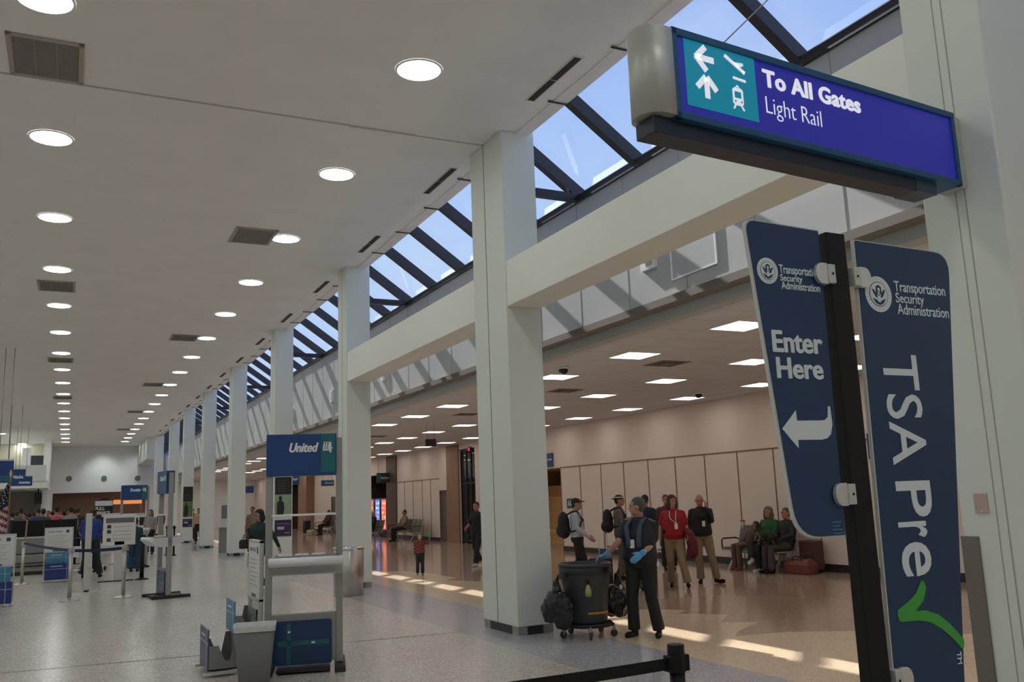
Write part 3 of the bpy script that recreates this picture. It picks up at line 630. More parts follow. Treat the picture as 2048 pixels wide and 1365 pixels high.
# ================================================================== AIRLINE KIOSKS
m_kblue = mat('kiosk_sign_blue', (.012, .060, .215), .4, raw=True)
m_kteal = mat('kiosk_teal', (.010, .150, .175), .4, raw=True)
m_kpan = mat('kiosk_panel_blue', (.010, .045, .135), .25, raw=True, noise=.1, nscale=3)
m_kbar = mat('kiosk_panel_teal', (.014, .13, .16), .3, raw=True)
m_grey = mat('kiosk_grey_metal', (.33, .325, .315), .45, metal=.4, raw=True)
m_kpost = mat('kiosk_post_grey', (.36, .355, .34), .4, metal=.45, raw=True)
m_rub = mat('black_foot', (.02, .02, .021), .6, raw=True)
def kiosk(lb, loc, rz, word, group='airline check-in kiosks'):
    t = thing('airline_kiosk', lb, 'kiosk', loc, rz, group)
    for s_, xo in ((-1, -.415), (1, .335)):
        x0 = -.43 if s_ < 0 else .30
        MB().box(x0, x0 + .07, -.035, .055, .06, 2.40).build('post', m_kpost, t, bevel=.006)
        MB().box(x0 - .015, x0 + .095, -.30, .42, 0, .055).build('foot', m_rub, t, bevel=.006)
    s = MB().box(-.425, .308, -.075, .085, 1.995, 2.44).build('sign_box', m_kblue, t, bevel=.006)
    tp = MB().box(.145, .295, -.078, -.074, 2.03, 2.44).build('teal_panel', m_kteal, s)
    text(word, -.185, 2.246, .302, .098, m_signw, s, y=-.078, bold=.012, fat=.004, shear=.3)
    b = MB(); y = -.081
    for x in (.17, .195, .22): b.bar((x, y, 2.27), (x + .012, y, 2.33), .016, .003, up=(0, -1, 0)); b.ell((x + .012, y, 2.342), (.009, .002, .009))
    b.bar((.245, y, 2.235), (.245, y, 2.345), .02, .003, up=(0, -1, 0)); b.bar((.225, y, 2.285), (.265, y, 2.285), .016, .003, up=(0, -1, 0)); b.bar((.165, y, 2.262), (.24, y, 2.262), .012, .003, up=(0, -1, 0)); b.build('passenger_pictogram', m_signw, tp)
    MB().box(-.36, .30, -.10, .0, 1.572, 1.594).build('shelf', mat('lip_white_metal', (.86, .87, .87), .35, raw=True), t, bevel=.004)
    # counter: rounded front lip, grey underside
    pr = [(-.36, 1.10), (-.345, 1.135), (-.30, 1.15), (.25, 1.15), (.30, 1.135), (.31, 1.10), (.29, 1.07), (.12, .985), (-.12, .965), (-.25, .985), (-.345, 1.07)]
    MB().prism(pr, lambda p, k_: ((-.37, .37)[k_], p[0], p[1])).build('counter', m_alu, t, bevel=.004)
    MB().tube([(-.375, -.335, 1.118), (.375, -.335, 1.118)], .042, 14).build('counter_lip', mat('lip_white_metal', (.86, .87, .87), .35, raw=True), t)
    MB().box(-.34, .34, -.27, .24, 1.15, 1.156).build('keyboard_well', mat('well_dark_blue', (.05, .06, .10), .4, raw=True), t)
    for x in (-.22, -.05, .12): MB().box(x - .07, x + .07, -.14, -.02, 1.157, 1.18).build('keypad', m_sheet, t, bevel=.004)
    MB().box(-.36, .30, -.03, .05, .08, .565).build('lower_frame', m_grey, t, bevel=.006)
    p = MB().poly(rpoly([(-.345, .50), (.256, .50), (.256, .06), (-.345, .06)], (.02, .03, .02, .02)), -.05, -.028).build('lower_panel', m_kpan, t)
    MB().box(-.20, -.16, -.0525, -.049, .07, .475).box(-.29, .23, -.0525, -.049, .25, .30).build('teal_cross', m_kbar, p)
    MB().box(-.19, -.165, -.054, -.052, .38, .40).box(.05, .085, -.054, -.052, .265, .285).build('small_lettering', m_pale, p)
    MB().box(-.30, .24, -.25, .36, .02, .04).build('floor_rail', m_rub, t)
    return t
kiosk('airline kiosk with blue sign in front of the columns, beside the grey wastebasket', (2.29, 9.64, 0), -.26, 'United')
kiosk('airline kiosk turned edge-on, with blue sign box, left of the columns', (1.72, 19.1, 0), -1.42, 'United')
# ------------------------------------------------------------------ bag sizer stands
m_sizer = mat('sizer_grey_metal', (.27, .27, .265), .45, metal=.35, raw=True)
m_lblue = mat('light_blue_panel', (.075, .25, .42), .45, raw=True)
m_dblue = mat('deep_blue_panel', (.018, .040, .20), .45, raw=True)
m_ink = mat('navy_ink', (.03, .04, .16), .6, raw=True)
m_greyink = mat('grey_ink', (.36, .36, .37), .6, raw=True)
def sizer(lb, loc, rz, dp):
    t = thing('bag_sizer_stand', lb, 'bag sizer', loc, rz, 'airline bag sizer stands')
    fr = MB()
    for x in (-.33, .30): fr.box(x, x + .03, -.015, .03, 0, 1.33)
    for z in (.70, 1.30): fr.box(-.33, .33, -.015, .03, z, z + .03)
    for x in (-.33, .30): fr.box(x, x + .03, -.56, .0, .02, .05)
    fr.build('frame', m_alul, t, bevel=.003)
    s = MB().box(-.30, .30, -.012, .012, .73, 1.30).build('notice_sheet', m_sheet, t)
    text('UNITED', -.25, 1.205, .33, .042, m_ink, s, y=-.0125, bold=.02, spacing=1.35)
    MB().box(.16, .23, -.0135, -.012, 1.19, 1.26, 0).build('globe_mark', m_dblue, s)
    b = MB()
    for i in range(7): b.box(-.25, .21 - .05 * (i % 3), -.0135, -.012, 1.12 - i * .045, 1.128 - i * .045)
    b.build('print', m_greyink, s)
    MB().box(-.13, .11, -.0135, -.012, .73, .765).build('bag_outline', mat('sheet_dark_mark', (.16, .13, .16), .6, raw=True), s)
    def bx(nm, y0, y1, z0, z1, hw, pm, notch):
        b = MB(); w_ = (y1 - y0); zm = z0 + (z1 - z0) * .12
        for x in (-hw, hw - .012):       # side plates with a V cut
            pts = [(y0, z0), (y1, z0), (y1, z1), (y0 + w_ * .78, z1 - .0), (y0 + w_ * .62, zm + .06), (y0 + w_ * .45, zm + .06), (y0 + w_ * .28, z1 * .93), (y0, z1 * .93)]
            pts = [(y0, z0), (y1, z0), (y1, z1), (y0 + w_ * .80, z1), (y0 + w_ * .66, z0 + (z1 - z0) * .28), (y0 + w_ * .52, z0 + (z1 - z0) * .28), (y0 + w_ * .36, z0 + (z1 - z0) * .62), (y0 + w_ * .30, z0 + (z1 - z0) * .80), (y0, z0 + (z1 - z0) * .80)]
            b.prism(pts, lambda p, k_, x=x: (x + .012 * k_, p[0], p[1]))
        b.box(-hw, hw, y1 - .012, y1, z0, z1); b.box(-hw, hw, y0, y1, z0, z0 + .012)
        o = b.build(nm, m_sizer, t)
        p = MB().box(-hw, hw, y0 - .014, y0 - .002, z0, z1 + .10).build('front_panel', pm, o)
        MB().box(-hw, hw, y0 - .0155, y0 - .014, z0 + (z1 - z0) * .86, z0 + (z1 - z0) * .88).box(hw * .62, hw * .64, y0 - .0155, y0 - .014, z0, z1 + .10).box(-hw * .6, hw * .3, y0 - .0155, y0 - .014, z1 + .02, z1 + .035).build('panel_lines', m_pale, p)
        return o
    bx('large_bin', -.50, -.19, .06, .36, .30, dp, 1)
    bx('small_bin', -.24, -.02, .40, .62, .27, m_lblue, 1)
    return t
sizer('bag sizer stand seen from its side, beside the front airline kiosk', (1.84, 10.12, 0), -PI / 2, mat('violet_grey_panel', (.075, .075, .16), .45, raw=True))
s1 = sizer('bag sizer stand cut by the left edge of the picture', (-1.22, 20.05, 0), .05, m_dblue)
sizer('bag sizer stand with UNITED notice between two silver belt posts', (-.20, 25.9, 0), .05, m_dblue)

# ------------------------------------------------------------------ wastebasket and steel bin
t = thing('wastebasket', 'grey tapered wastebasket with a white liner in front of the airline kiosk', 'wastebasket', (1.70, 9.31, 0), -.22)
def rrect(w, d, z, r=.03, n=4):
    pts = []
    for cx, cy, a0 in ((w / 2 - r, d / 2 - r, 0), (-w / 2 + r, d / 2 - r, PI / 2), (-w / 2 + r, -d / 2 + r, PI), (w / 2 - r, -d / 2 + r, 1.5 * PI)):
        for i in range(n): a = a0 + PI / 2 * i / (n - 1); pts.append((cx + r * math.cos(a), cy + r * math.sin(a), z))
    return pts
m_wb = mat('wastebasket_grey', (.155, .155, .148), .55, raw=True, noise=.05)
MB().loft([rrect(.285, .20, .0), rrect(.295, .21, .02), rrect(.385, .27, .52), rrect(.37, .255, .52), rrect(.28, .19, .05)], 0, True, True).build('bucket', m_wb, t)
MB().loft([rrect(.392, .28, .485), rrect(.40, .285, .525), rrect(.408, .29, .548), rrect(.393, .275, .552), rrect(.37, .25, .50), rrect(.33, .21, .30)], 0, True, False).build('liner', mat('liner_white', (.62, .63, .62), .5, raw=True, noise=.1, nscale=20), t)
t = thing('litter_bin', 'round brushed steel litter bin in front of the second column', 'litter bin', (4.72, 16.6, 0))
MB().lathe((0, 0, 0), [(.27, .0), (.27, .03), (.275, .04), (.275, .82), (.265, .83)], 40).build('body', mat('bin_steel', (.50, .48, .46), .28, metal=1.0, raw=True, noise=.12, nscale=4), t)
MB().lathe((0, 0, 0), [(.28, .82), (.285, .85), (.28, .875), (.20, .885), (.17, .87), (.17, .80)], 40, cap=False).build('rim', m_chrome, t)
MB().cyl((0, 0), .17, .78, .80, 24).build('opening', m_dark, t)

# ------------------------------------------------------------------ cleaning barrel, dolly, bags
BX, BY = 5.69, 9.62
t = thing('barrel_dolly', 'black wheeled dolly under the grey trash barrel', 'dolly', (BX, BY, 0), .3)
MB().lathe((0, 0, 0), [(.24, .125), (.30, .125), (.305, .15), (.30, .165), (.255, .165), (.25, .14)], 32, cap=True).build('platform', m_rub, t)
for i in range(5):
    a = 2 * PI * i / 5 + .2; c, s_ = math.cos(a), math.sin(a)
    MB().bar((.26 * c, .26 * s_, .145), (.325 * c, .325 * s_, .14), .05, .035).build('arm', m_rub, t)
    q = MB().cyl((.32 * c, .32 * s_), .018, .07, .14, 10).bar((.32 * c - s_ * .02, .32 * s_ + c * .02, .045), (.32 * c - s_ * .02, .32 * s_ + c * .02, .10), .012, .03).build('caster', m_grey, t)
    MB().tube([(.32 * c - s_ * .014, .32 * s_ + c * .014, .042), (.32 * c + s_ * .014, .32 * s_ - c * .014, .042)], .042, 16).build('wheel', mat('caster_wheel', (.03, .03, .031), .5, raw=True), q)
t = thing('trash_barrel', 'large grey plastic trash barrel with a yellow stripe on a dolly', 'trash barrel', (BX, BY, .165), .3)
m_barrel = mat('barrel_grey', (.040, .046, .046), .5, raw=True, noise=.06)
MB().lathe((0, 0, 0), [(.235, .0), (.245, .02), (.285, .44), (.292, .46), (.292, .50), (.298, .52), (.305, .66), (.300, .67), (.27, .66), (.26, .50), (.22, .03)], 40).build('body', m_barrel, t)
MB().lathe((0, 0, 0), [(.300, .655), (.325, .66), (.328, .69), (.31, .70), (.285, .69), (.285, .66)], 40, cap=False).build('rim', m_barrel, t)
b = MB()
for i in range(18):
    a0, a1 = -PI * .75 + i * .085, -PI * .75 + (i + 1) * .085
    if i > 14: continue
    f = lambda a, z, r: (r * math.cos(a), r * math.sin(a), z)
    b.add([f(a0, .115, .259), f(a1, .115, .259), f(a1, .14, .262), f(a0, .14, .262)], [(0, 1, 2, 3)])
b.build('yellow_stripe', mat('yellow_stripe', (.50, .26, .02), .5, raw=True), t)
for a in (-.35, PI - .3):
    c, s_ = math.cos(a), math.sin(a); MB().bar((.30 * c, .30 * s_, .56), (.36 * c, .36 * s_, .55), .11, .05).build('handle', m_barrel, t)
MB().lathe((0, 0, 0), [(.30, .70), (.315, .695), (.325, .60), (.322, .58)], 40, cap=False).build('bag_liner', mat('black_liner', (.014, .015, .017), .35, raw=True, noise=.3, nscale=20), t)
m_bag = mat('black_bag_plastic', (.012, .013, .015), .28, raw=True, noise=.3, nscale=15, bump=.6)
def blobby(name, shapes, m, parent=None, voxel=.02, smooth=6, loc=None, extra=None, keep=False):
    """several solids fused into one continuous skin"""
    b = MB()
    for s_ in shapes: s_(b)
    o = b.build(name + '_tmp', m)
    r = o.modifiers.new('r', 'REMESH'); r.mode = 'VOXEL'; r.voxel_size = voxel; r.use_smooth_shade = True
    if smooth: sm = o.modifiers.new('s', 'SMOOTH'); sm.iterations = smooth; sm.factor = .5
    if extra: extra(o)
    me = evalmesh(o, name, m); bpy.data.objects.remove(o)
    if keep: return me
    n = bpy.data.objects.new(name, me); COL.objects.link(n)
    if parent: n.parent = parent
    if loc is not None: n.location = loc
    return n
def crinkle(o):
    tx = bpy.data.textures.new('crinkle', 'CLOUDS'); tx.noise_scale = .07; tx.noise_depth = 2
    d = o.modifiers.new('d', 'DISPLACE'); d.texture = tx; d.texture_coords = 'LOCAL'; d.strength = .055; d.mid_level = .5
def bag(lb, x, y, zt, h, w, seed):
    rd = random.Random(seed); sh = []
    t = thing('trash_bag', lb, 'trash bag', (x, y, zt - h))
    for i in range(9):
        c = (rd.uniform(-.5, .5) * w * .6, rd.uniform(-.5, .5) * w * .5, h * rd.uniform(.18, .48)); r = rd.uniform(.24, .36) * w
        sh.append(lambda b, c=c, r=r: b.ell(c, (r, r * .9, r * 1.15)))
    sh.append(lambda b: b.tube([(0, 0, h * .45), (.01, 0, h * .75), (.0, 0, h * .92)], [w * .3, w * .13, w * .06], 10))
    blobby('sack', sh, m_bag, t, .012, 3, extra=crinkle)
    MB().tube([(-.0, 0, h * .88), (.02, -.02, h), (.03, 0, h * .9)], .012, 8).build('tie', m_bag, t)
    MB().ell((-.02, -w * .3, h * .62), (.025, .012, .03)).build('tag', m_sheet, t)
bag('black trash bag hanging on the left side of the grey barrel', BX - .45, BY - .06, .74, .56, .40, 3)
bag('black trash bag hanging on the right side of the grey barrel', BX + .45, BY + .0, .76, .56, .38, 8)
t = thing('spray_bottle', 'small yellow-green bottle hanging on the front of the grey barrel', 'bottle', (BX - .17, BY - .34, .50))
MB().lathe((0, 0, 0), [(.02, 0), (.036, .01), (.04, .05), (.03, .10), (.012, .14)], 16).build('bottle', mat('bottle_lime', (.34, .36, .12), .4, raw=True), t)
MB().box(-.012, .012, -.012, .012, .14, .19).box(-.03, .01, -.008, .008, .18, .20).build('trigger', m_blk, t)

# ------------------------------------------------------------------ bench seating
m_seat = mat('seat_brown_vinyl', (.105, .085, .074), .5, raw=True)
m_bfr = mat('bench_metal', (.46, .45, .42), .4, metal=.4, raw=True)
def bench(lb, loc, rz, nseat, w=.58, seatm=None):
    """seats face -Y, laid out along X"""
    t = thing('terminal_bench', lb, 'bench', loc, rz, 'terminal seating benches')
    L = nseat * w
    MB().box(-L / 2, L / 2, -.03, .03, .33, .38).build('beam', m_bfr, t, bevel=.004)
    for x in ([-L / 2 + .18, L / 2 - .18] if nseat < 5 else [-L / 2 + .18, 0, L / 2 - .18]):
        MB().bar((x, 0, .35), (x, -.20, .02), .05, .035).bar((x, 0, .35), (x, .22, .02), .05, .035).box(x - .03, x + .03, -.24, -.16, 0, .025).box(x - .03, x + .03, .18, .26, 0, .025).build('leg', m_bfr, t)
    for i in range(nseat):
        x = -L / 2 + w * (i + .5)
        sf = MB().box(x - w * .48, x + w * .48, -.27, .22, .385, .41).build('seat_frame', m_bfr, t, bevel=.004)
        MB().box(x - w * .44, x + w * .44, -.255, .20, .41, .455).build('cushion', seatm or m_seat, sf, bevel=.015)
        bk = MB().prism([(.19, .46), (.215, .45), (.345, .88), (.32, .89)], lambda p, k_: (x - w * .45 + w * .9 * k_, p[0], p[1])).build('backrest', seatm or m_seat, t, bevel=.006)
        MB().bar((x - w * .47, .20, .42), (x - w * .47, .335, .89), .02, .03).bar((x + w * .47, .20, .42), (x + w * .47, .335, .89), .02, .03).bar((x - w * .47, .335, .885), (x + w * .47, .335, .885), .02, .02).build('back_frame', m_bfr, bk)
    for i in (0, nseat):
        x = -L / 2 + w * i
        MB().tube([(x, -.22, .42), (x, -.22, .60), (x, -.18, .63), (x, .18, .63), (x, .235, .60)], .016, 8).build('armrest', m_rub, t)
    return t
bench('brown terminal bench by the beige wall with the green sweater passenger on it', (12.9, 14.72, 0), -PI / 2, 3)
bench('terminal bench by the far wall panels, right of the vending machines', (12.7, 36.2, 0), -PI / 2, 5)
bench('terminal bench beyond the second column, near the vending machines', (11.6, 37.3, 0), -PI / 2, 3)
bench('terminal bench far away, seen through the airline kiosk frame', (12.6, 49.0, 0), -PI / 2, 4)

# ------------------------------------------------------------------ luggage
def holdall(lb, loc, rz, w, h, d, m, name='holdall', cat='bag'):
    t = thing(name, lb, cat, loc, rz)
    blobby('body', [lambda b: b.box(-w / 2, w / 2, -d / 2, d / 2, 0, h * .62), lambda b: b.tube([(-w * .46, 0, h * .48), (w * .46, 0, h * .48)], d * .5, 12)], m, t, .018, 5)
    for y in (-d * .3, d * .3): MB().tube([(-w * .2, y, h * .8), (-w * .18, y, h * 1.05), (0, y, h * 1.12), (w * .18, y, h * 1.05), (w * .2, y, h * .8)], .011, 8).build('handle', m_rub, t)
    MB().box(-w * .42, w * .42, -.006, .006, h * .83, h * .87).build('zip', m_rub, t)
    return t
m_redbag = mat('red_leather', (.17, .045, .035), .45, raw=True, noise=.15, nscale=8)
m_maroon = mat('maroon_fabric', (.085, .035, .035), .6, raw=True, noise=.1)
holdall('reddish leather travel bag on the floor beside the bench', (12.86, 13.50, 0), -PI / 2 + .1, .60, .30, .30, m_redbag)
def suitcase(lb, loc, rz, w, h, d, m, handle=.35):
    t = thing('suitcase', lb, 'suitcase', loc, rz, 'rolling suitcases')
    MB().box(-w / 2, w / 2, -d / 2, d / 2, .05, h).build('shell', m, t, bevel=.03)
    MB().box(-w * .38, w * .38, -d / 2 - .03, -d / 2 + .01, h * .2, h * .62).build('front_pocket', m, t, bevel=.015)
    for x in (-w * .32, w * .32): MB().tube([(x - .014, d * .3, .035), (x + .014, d * .3, .035)], .034, 12).build('wheel', m_rub, t)
    if handle:
        b = MB().tube([(-w * .22, d * .38, h), (-w * .22, d * .38, h + handle), (w * .22, d * .38, h + handle), (w * .22, d * .38, h)], .010, 8); b.build('pull_handle', m_alul, t)
    return t
m_black_f = mat('black_fabric', (.012, .012, .014), .7, raw=True)
suitcase('maroon upright suitcase between the bench and the red travel bag', (13.2, 13.52, 0), -PI / 2, .42, .62, .26, m_maroon, .0)
suitcase('dark teal rolling suitcase behind the cleaner, beside the woman in red', (9.02, 13.25, 0), -1.3, .40, .66, .26, mat('teal_fabric', (.008, .10, .105), .6, raw=True, noise=.3, nscale=3), .36)
suitcase('black rolling suitcase behind the man in the cap, near the grey barrel', (8.55, 13.9, 0), -1.2, .38, .55, .24, m_black_f, .40)
suitcase('black suitcase beside the far bench seen through the kiosk frame', (12.0, 50.6, 0), -1.4, .45, .75, .28, m_black_f, .2)
holdall('pale yellow bag on the floor by the far bench seen through the kiosk', (11.7, 48.3, 0), -1.3, .62, .34, .32, mat('pale_yellow_bag', (.34, .33, .20), .6, raw=True, noise=.3, nscale=9))

# ------------------------------------------------------------------ side hall signs, machines, odds and ends
def hang_sign(lb, x, y, z0, z1, w, m, rz=0, rods=True, word=None, name='hanging_sign', teal=None, ceil=ZR):
    t = thing(name, lb, 'sign', (x, y, 0), rz)
    p = MB().box(-w / 2, w / 2, -.05, .05, z0, z1).build('box', m, t, bevel=.006)
    if teal: MB().box(-w / 2 + .03, -w / 2 + .03 + w * .22, -.053, -.049, z0 + .03, z1 - .03).build('teal_panel', teal, p)
    if word: text(word, -w * .2, z0 + (z1 - z0) * .38, w * .62, (z1 - z0) * .28, m_signw, p, y=-.053, bold=.02)
    if rods:
        for s_ in (-.38, .38): MB().tube([(s_ * w, 0, z1), (s_ * w, 0, ceil)], .008, 6).build('hanger_rod', m_grey, t)
    return t
hang_sign('small black exit box hanging from the tiled ceiling left of the double column', 9.06, 23.5, 3.16, 3.36, .30, m_dark)
hang_sign('dark teal sign hanging in front of the recess above the vending machines', 13.1, 40.2, 2.52, 2.98, .62, mat('dark_teal_sign', (.012, .035, .045), .4, raw=True), 0, True, 'Restrooms', 'hanging_sign', m_kteal)
hang_sign('dark blue sign hanging in the side hall between the fourth and fifth columns', 9.6, 44.0, 2.62, 3.15, .9, m_kblue, 0, True, 'Baggage')
hang_sign('light blue sign hanging in the side hall just left of the kiosk sign', 11.2, 43.0, 2.50, 2.78, .62, mat('sign_light_blue', (.02, .13, .25), .4, raw=True), 0, True, 'Exit')
hang_sign('small dark blue sign hanging in the side hall beside the sixth column', 9.4, 55.0, 2.45, 2.85, .9, m_kblue, 0, True)
t = thing('projecting_sign', 'dark blue sign projecting from the wall just right of the double column', 'sign', (XR - .02, 24.6, 0))
MB().box(-.02, .0, -.19, .19, 2.55, 2.98).build('box', m_kblue, t); MB().box(-.024, -.02, -.15, .15, 2.76, 2.80).build('lettering', m_signw, t)
t = thing('restroom_sign', 'small teal restroom sign on the beige wall behind the man in the cap', 'sign', (XR - .012, 23.5, 0))
MB().box(-.008, 0, -.17, .17, 1.27, 1.56).build('plate', mat('plate_teal', (.005, .10, .11), .4, raw=True), t)
b = MB()
for y in (-.06, .06): b.ell((-.010, y, 1.49), (.003, .022, .022)).box(-.011, -.008, y - .025, y + .025, 1.34, 1.46)
b.build('pictogram', m_signw, t)
t = thing('blue_wall_sign', 'dark blue lettered sign far right in the side hall, between the black post and panel', 'sign', (XR - .03, 11.78, 0))
MB().box(-.03, .0, -.30, .30, 2.14, 2.62).build('plate', m_kblue, t); p_ = t.children[0]
text('Men', -.1, 0, .2, .09, m_signw, p_, y=0); p_.children[0].rotation_euler = (0, 0, -PI / 2); p_.children[0].location = (-.033, .03, 2.40)
t = thing('exit_light', 'small glowing red exit light above the dark entrance', 'exit light', (XR - .02, 30.9, 3.50))
MB().box(-.03, 0, -.14, .14, -.09, .09).build('housing', m_dark, t); MB().box(-.034, -.03, -.07, .07, -.06, .06).build('lamp', glow('red_glow', (.9, .03, .08), 1.1), t)
def vending(lb, x, y, cols, rz=-PI / 2):
    t = thing('vending_machine', lb, 'vending machine', (x, y, 0), rz, 'vending machines in the recess')
    MB().box(-.45, .45, -.38, .38, .02, 1.83).build('cabinet', mat('vending_cabinet', (.03, .03, .05), .4, raw=True), t, bevel=.015)
    f = MB().box(-.42, .20, -.40, -.38, .35, 1.76).build('lit_front', glow('vend_' + lb[:9], cols[0], 1.5), t)
    b = MB(); rd = random.Random(len(lb))
    for i in range(6):
        for j_ in range(5): b.ell((-.34 + j_ * .12, -.405, .48 + i * .22), (.035, .01, .07), mi=rd.randrange(3), seg=8, rng=5)
    b.build('drinks', [glow('vd0', (.9, .85, .8), 1.2), glow('vd1', (.75, .1, .06), 1.0), glow('vd2', (.8, .6, .1), 1.0)], f)
    MB().box(.23, .42, -.395, -.38, .7, 1.6).build('coin_panel', m_dark, t); MB().box(-.40, .18, -.40, -.38, .1, .28).build('hatch', m_dark, t)
vending('blue lit vending machine in the dark recess beyond the second column', 13.92, 42.35, [(.06, .22, .85)])
vending('red lit vending machine in the dark recess, nearest the stone pier', 13.92, 41.38, [(.85, .12, .10)])
vending('dim red vending machine at the left end of the dark recess', 13.92, 43.32, [(.45, .12, .10)])

# posters on the columns
m_adk = mat('poster_dark', (.018, .018, .02), .4, raw=True); m_adp = mat('poster_purple', (.035, .022, .075), .4, raw=True)
m_adg = mat('poster_green', (.10, .21, .05), .5, raw=True, noise=.9, nscale=3); m_ady = mat('poster_sky', (.28, .40, .26), .5, raw=True, noise=.6, nscale=2.5)
def poster_set(i, zt, who, hs):
    y = CY[i][0]; h0, h1, h2 = hs; xa, xb = XC0 + .03, XC1 - .03
    for (z0, z1), nm, m in (((zt - h0, zt), 'dark lettered poster', m_adk), ((zt - h0 - h1, zt - h0 - .01), who, m_ady if i == 3 else m_adg), ((zt - h0 - h1 - .09 - h2, zt - h0 - h1 - .09), 'purple poster with a white line of lettering', m_adp)):
        t = thing('column_poster', '%s on the %s column' % (nm, ORD[i]), 'poster', ((xa + xb) / 2, y - .014, 0), 0, 'posters on the columns')
        w_ = (xb - xa) / 2
        MB().box(-w_, w_, -.004, .012, z0, z1).build('board', m, t)
        q = MB()
        if m is m_adk:
            for j_ in range(5): q.box(-w_ * .7, w_ * (.3 + .08 * (j_ % 3)), -.006, -.004, z0 + .08 + j_ * .07, z0 + .095 + j_ * .07)
            q.build('lettering', mat('poster_grey_type', (.09, .09, .09), .5, raw=True), t)
        elif m is m_adp:
            q.box(-w_ * .7, w_ * .1, -.006, -.004, z0 + .18, z0 + .26).box(-w_ * .8, w_ * .8, -.006, -.004, z0 + .33, z0 + .338).box(w_ * .2, w_ * .8, -.006, -.004, z0 + .08, z0 + .10); q.build('lettering', mat('poster_white_type', (.5, .48, .55), .5, raw=True), t)
        else:
            q.ell((-w_ * .35, -.005, z1 - .09), (.045, .004, .06)); q.poly([(-w_ * .8, z0), (-w_ * .75, z1 - .22), (-w_ * .5, z1 - .15), (-w_ * .2, z1 - .15), (w_ * .05, z1 - .22), (w_ * .12, z0 + .2), (-.0, z0)], -.007, -.004)
            q.build('figure', m_adk, t)
poster_set(3, at(565, 955, 25.0).z, 'picture poster of a dark-suited figure against green and sky', (.47, .60, .44))
poster_set(6, at(378, 974, 47.2).z, 'green picture poster with dark figures', (.74, .74, .40))

def info_kiosk(lb, loc, rz):
    t = thing('information_kiosk', lb, 'information kiosk', loc, rz)
    MB().box(-.32, .32, -.20, .20, 0, .95).build('pedestal', m_sizer, t, bevel=.01); MB().prism([(-.42, .93), (.2, 1.0), (.2, 1.04), (-.42, .97)], lambda p, k_: (-.34 + .68 * k_, p[0], p[1])).build('shelf', m_alul, t)
    MB().box(-.30, .30, -.02, .18, 1.0, 2.05).build('screen_box', m_alul, t, bevel=.01); MB().box(-.24, .24, -.03, -.018, 1.25, 1.75).build('screen', mat('screen_grey', (.16, .17, .19), .2, raw=True), t)
    return t
info_kiosk('tall pale information kiosk between the fourth and fifth columns', (5.30, 35.3, 0), -.5).scale = (.62, .62, 1)

# balloon person trolley item by the third column
t = thing('balloon', 'small pink and purple balloon low beside the poster column', 'balloon', (5.95, 27.2, .42))
MB().ell((0, 0, .16), (.10, .10, .13)).build('skin', mat('balloon_purple', (.16, .02, .16), .3, raw=True), t); MB().tube([(0, 0, .03), (.01, .01, -.2), (0, 0, -.42)], .004, 6).build('string', m_sheet, t); MB().ell((-.03, -.08, .25), (.05, .04, .05)).build('pink_end', mat('balloon_pink', (.75, .12, .32), .3, raw=True), t)
# ================================================================== LEFT: CHECK-IN AREA AND FAR END
def silver_post(lb, x, y, h=1.03, sheet=False):
    t = belt_post('belt_post', lb, x, y, h, mat('post_silver', (.50, .49, .46), .3, metal=.75, raw=True), 0, 'silver belt posts', .038, .19)
    return t
m_navybelt = mat('navy_belt', (.012, .014, .07), .6, raw=True)
pA, pB, pC = fl(43, 1170), fl(138, 1203), fl(246, 1196)
silver_post('silver belt post between the two bag sizer stands, farther back', pA.x, pA.y)
silver_post('silver belt post in front of the second bag sizer stand', pB.x, pB.y)
silver_post('silver belt post in front of the white icon notice board', pC.x, pC.y)
belt('retractable_belt', 'navy belt between the silver post by the flag and the next one', (pA.x, pA.y, .96), (pB.x, pB.y, .93), m_navybelt, .06)
belt('retractable_belt', 'navy belt running behind the edge-on post to the notice board', (pB.x, pB.y, .93), (pC.x, pC.y, .93), m_navybelt, .06)
# edge-on post with two floor rails
q = fl(172, 1183)
t = thing('sign_post', 'flat silver post on two floor rails in front of the man in blue', 'sign post', (q.x, q.y, 0), 0)
MB().box(-.065, .065, -.02, .02, .03, 1.66).build('post', m_alul, t, bevel=.01); MB().box(-.30, .30, -.19, -.15, .0, .035).box(-.30, .30, .15, .19, .0, .035).box(-.05, .05, -.19, .19, 0, .03).build('base_rails', m_alul, t)
# notice board with icons
q = fl(235, 1163)
t = thing('notice_board', 'white notice board with header bar and small picture icons', 'notice board', (q.x, q.y, 0), 0)
MB().box(-.10, .12, -.02, .02, .02, .95).build('stem', m_alul, t); MB().box(-.45, .35, -.12, .12, 0, .02).build('base_plate', m_rub, t)
b_ = MB().box(-.37, .37, -.02, .02, .86, 1.60).build('board', m_sheet, t, bevel=.01)
MB().box(-.31, .33, -.024, -.02, 1.40, 1.52).build('header_bar', mat('header_grey', (.16, .15, .145), .5, raw=True), b_)
i_ = MB()
for z in (1.27, 1.15, .95): i_.box(-.28, -.19, -.024, -.02, z, z + .085)
i_.build('icon', mat('icon_dark', (.06, .05, .06), .5, raw=True), b_)
l_ = MB()
for z in (1.30, 1.19, 1.10, 1.02, .98): l_.box(-.14, .28, -.023, -.02, z, z + .012)
l_.build('print', m_greyink, b_)
MB().box(-.42, .0, .03, .05, 1.56, 1.64).build('rear_header', m_alul, t)
for px, py, lb in ((283, 1160, 'black belt post just left of the edge-on kiosk'), (333, 1112, 'black belt post behind the edge-on kiosk, left one of the far pair'), (347, 1112, 'black belt post behind the edge-on kiosk, right one of the far pair')):
    q = fl(px, py); belt_post('belt_post', lb, q.x, q.y, 1.08, m_blk, 0, 'black belt posts in the hall', .05 if px < 300 else .035, .10 if px > 300 else .17)
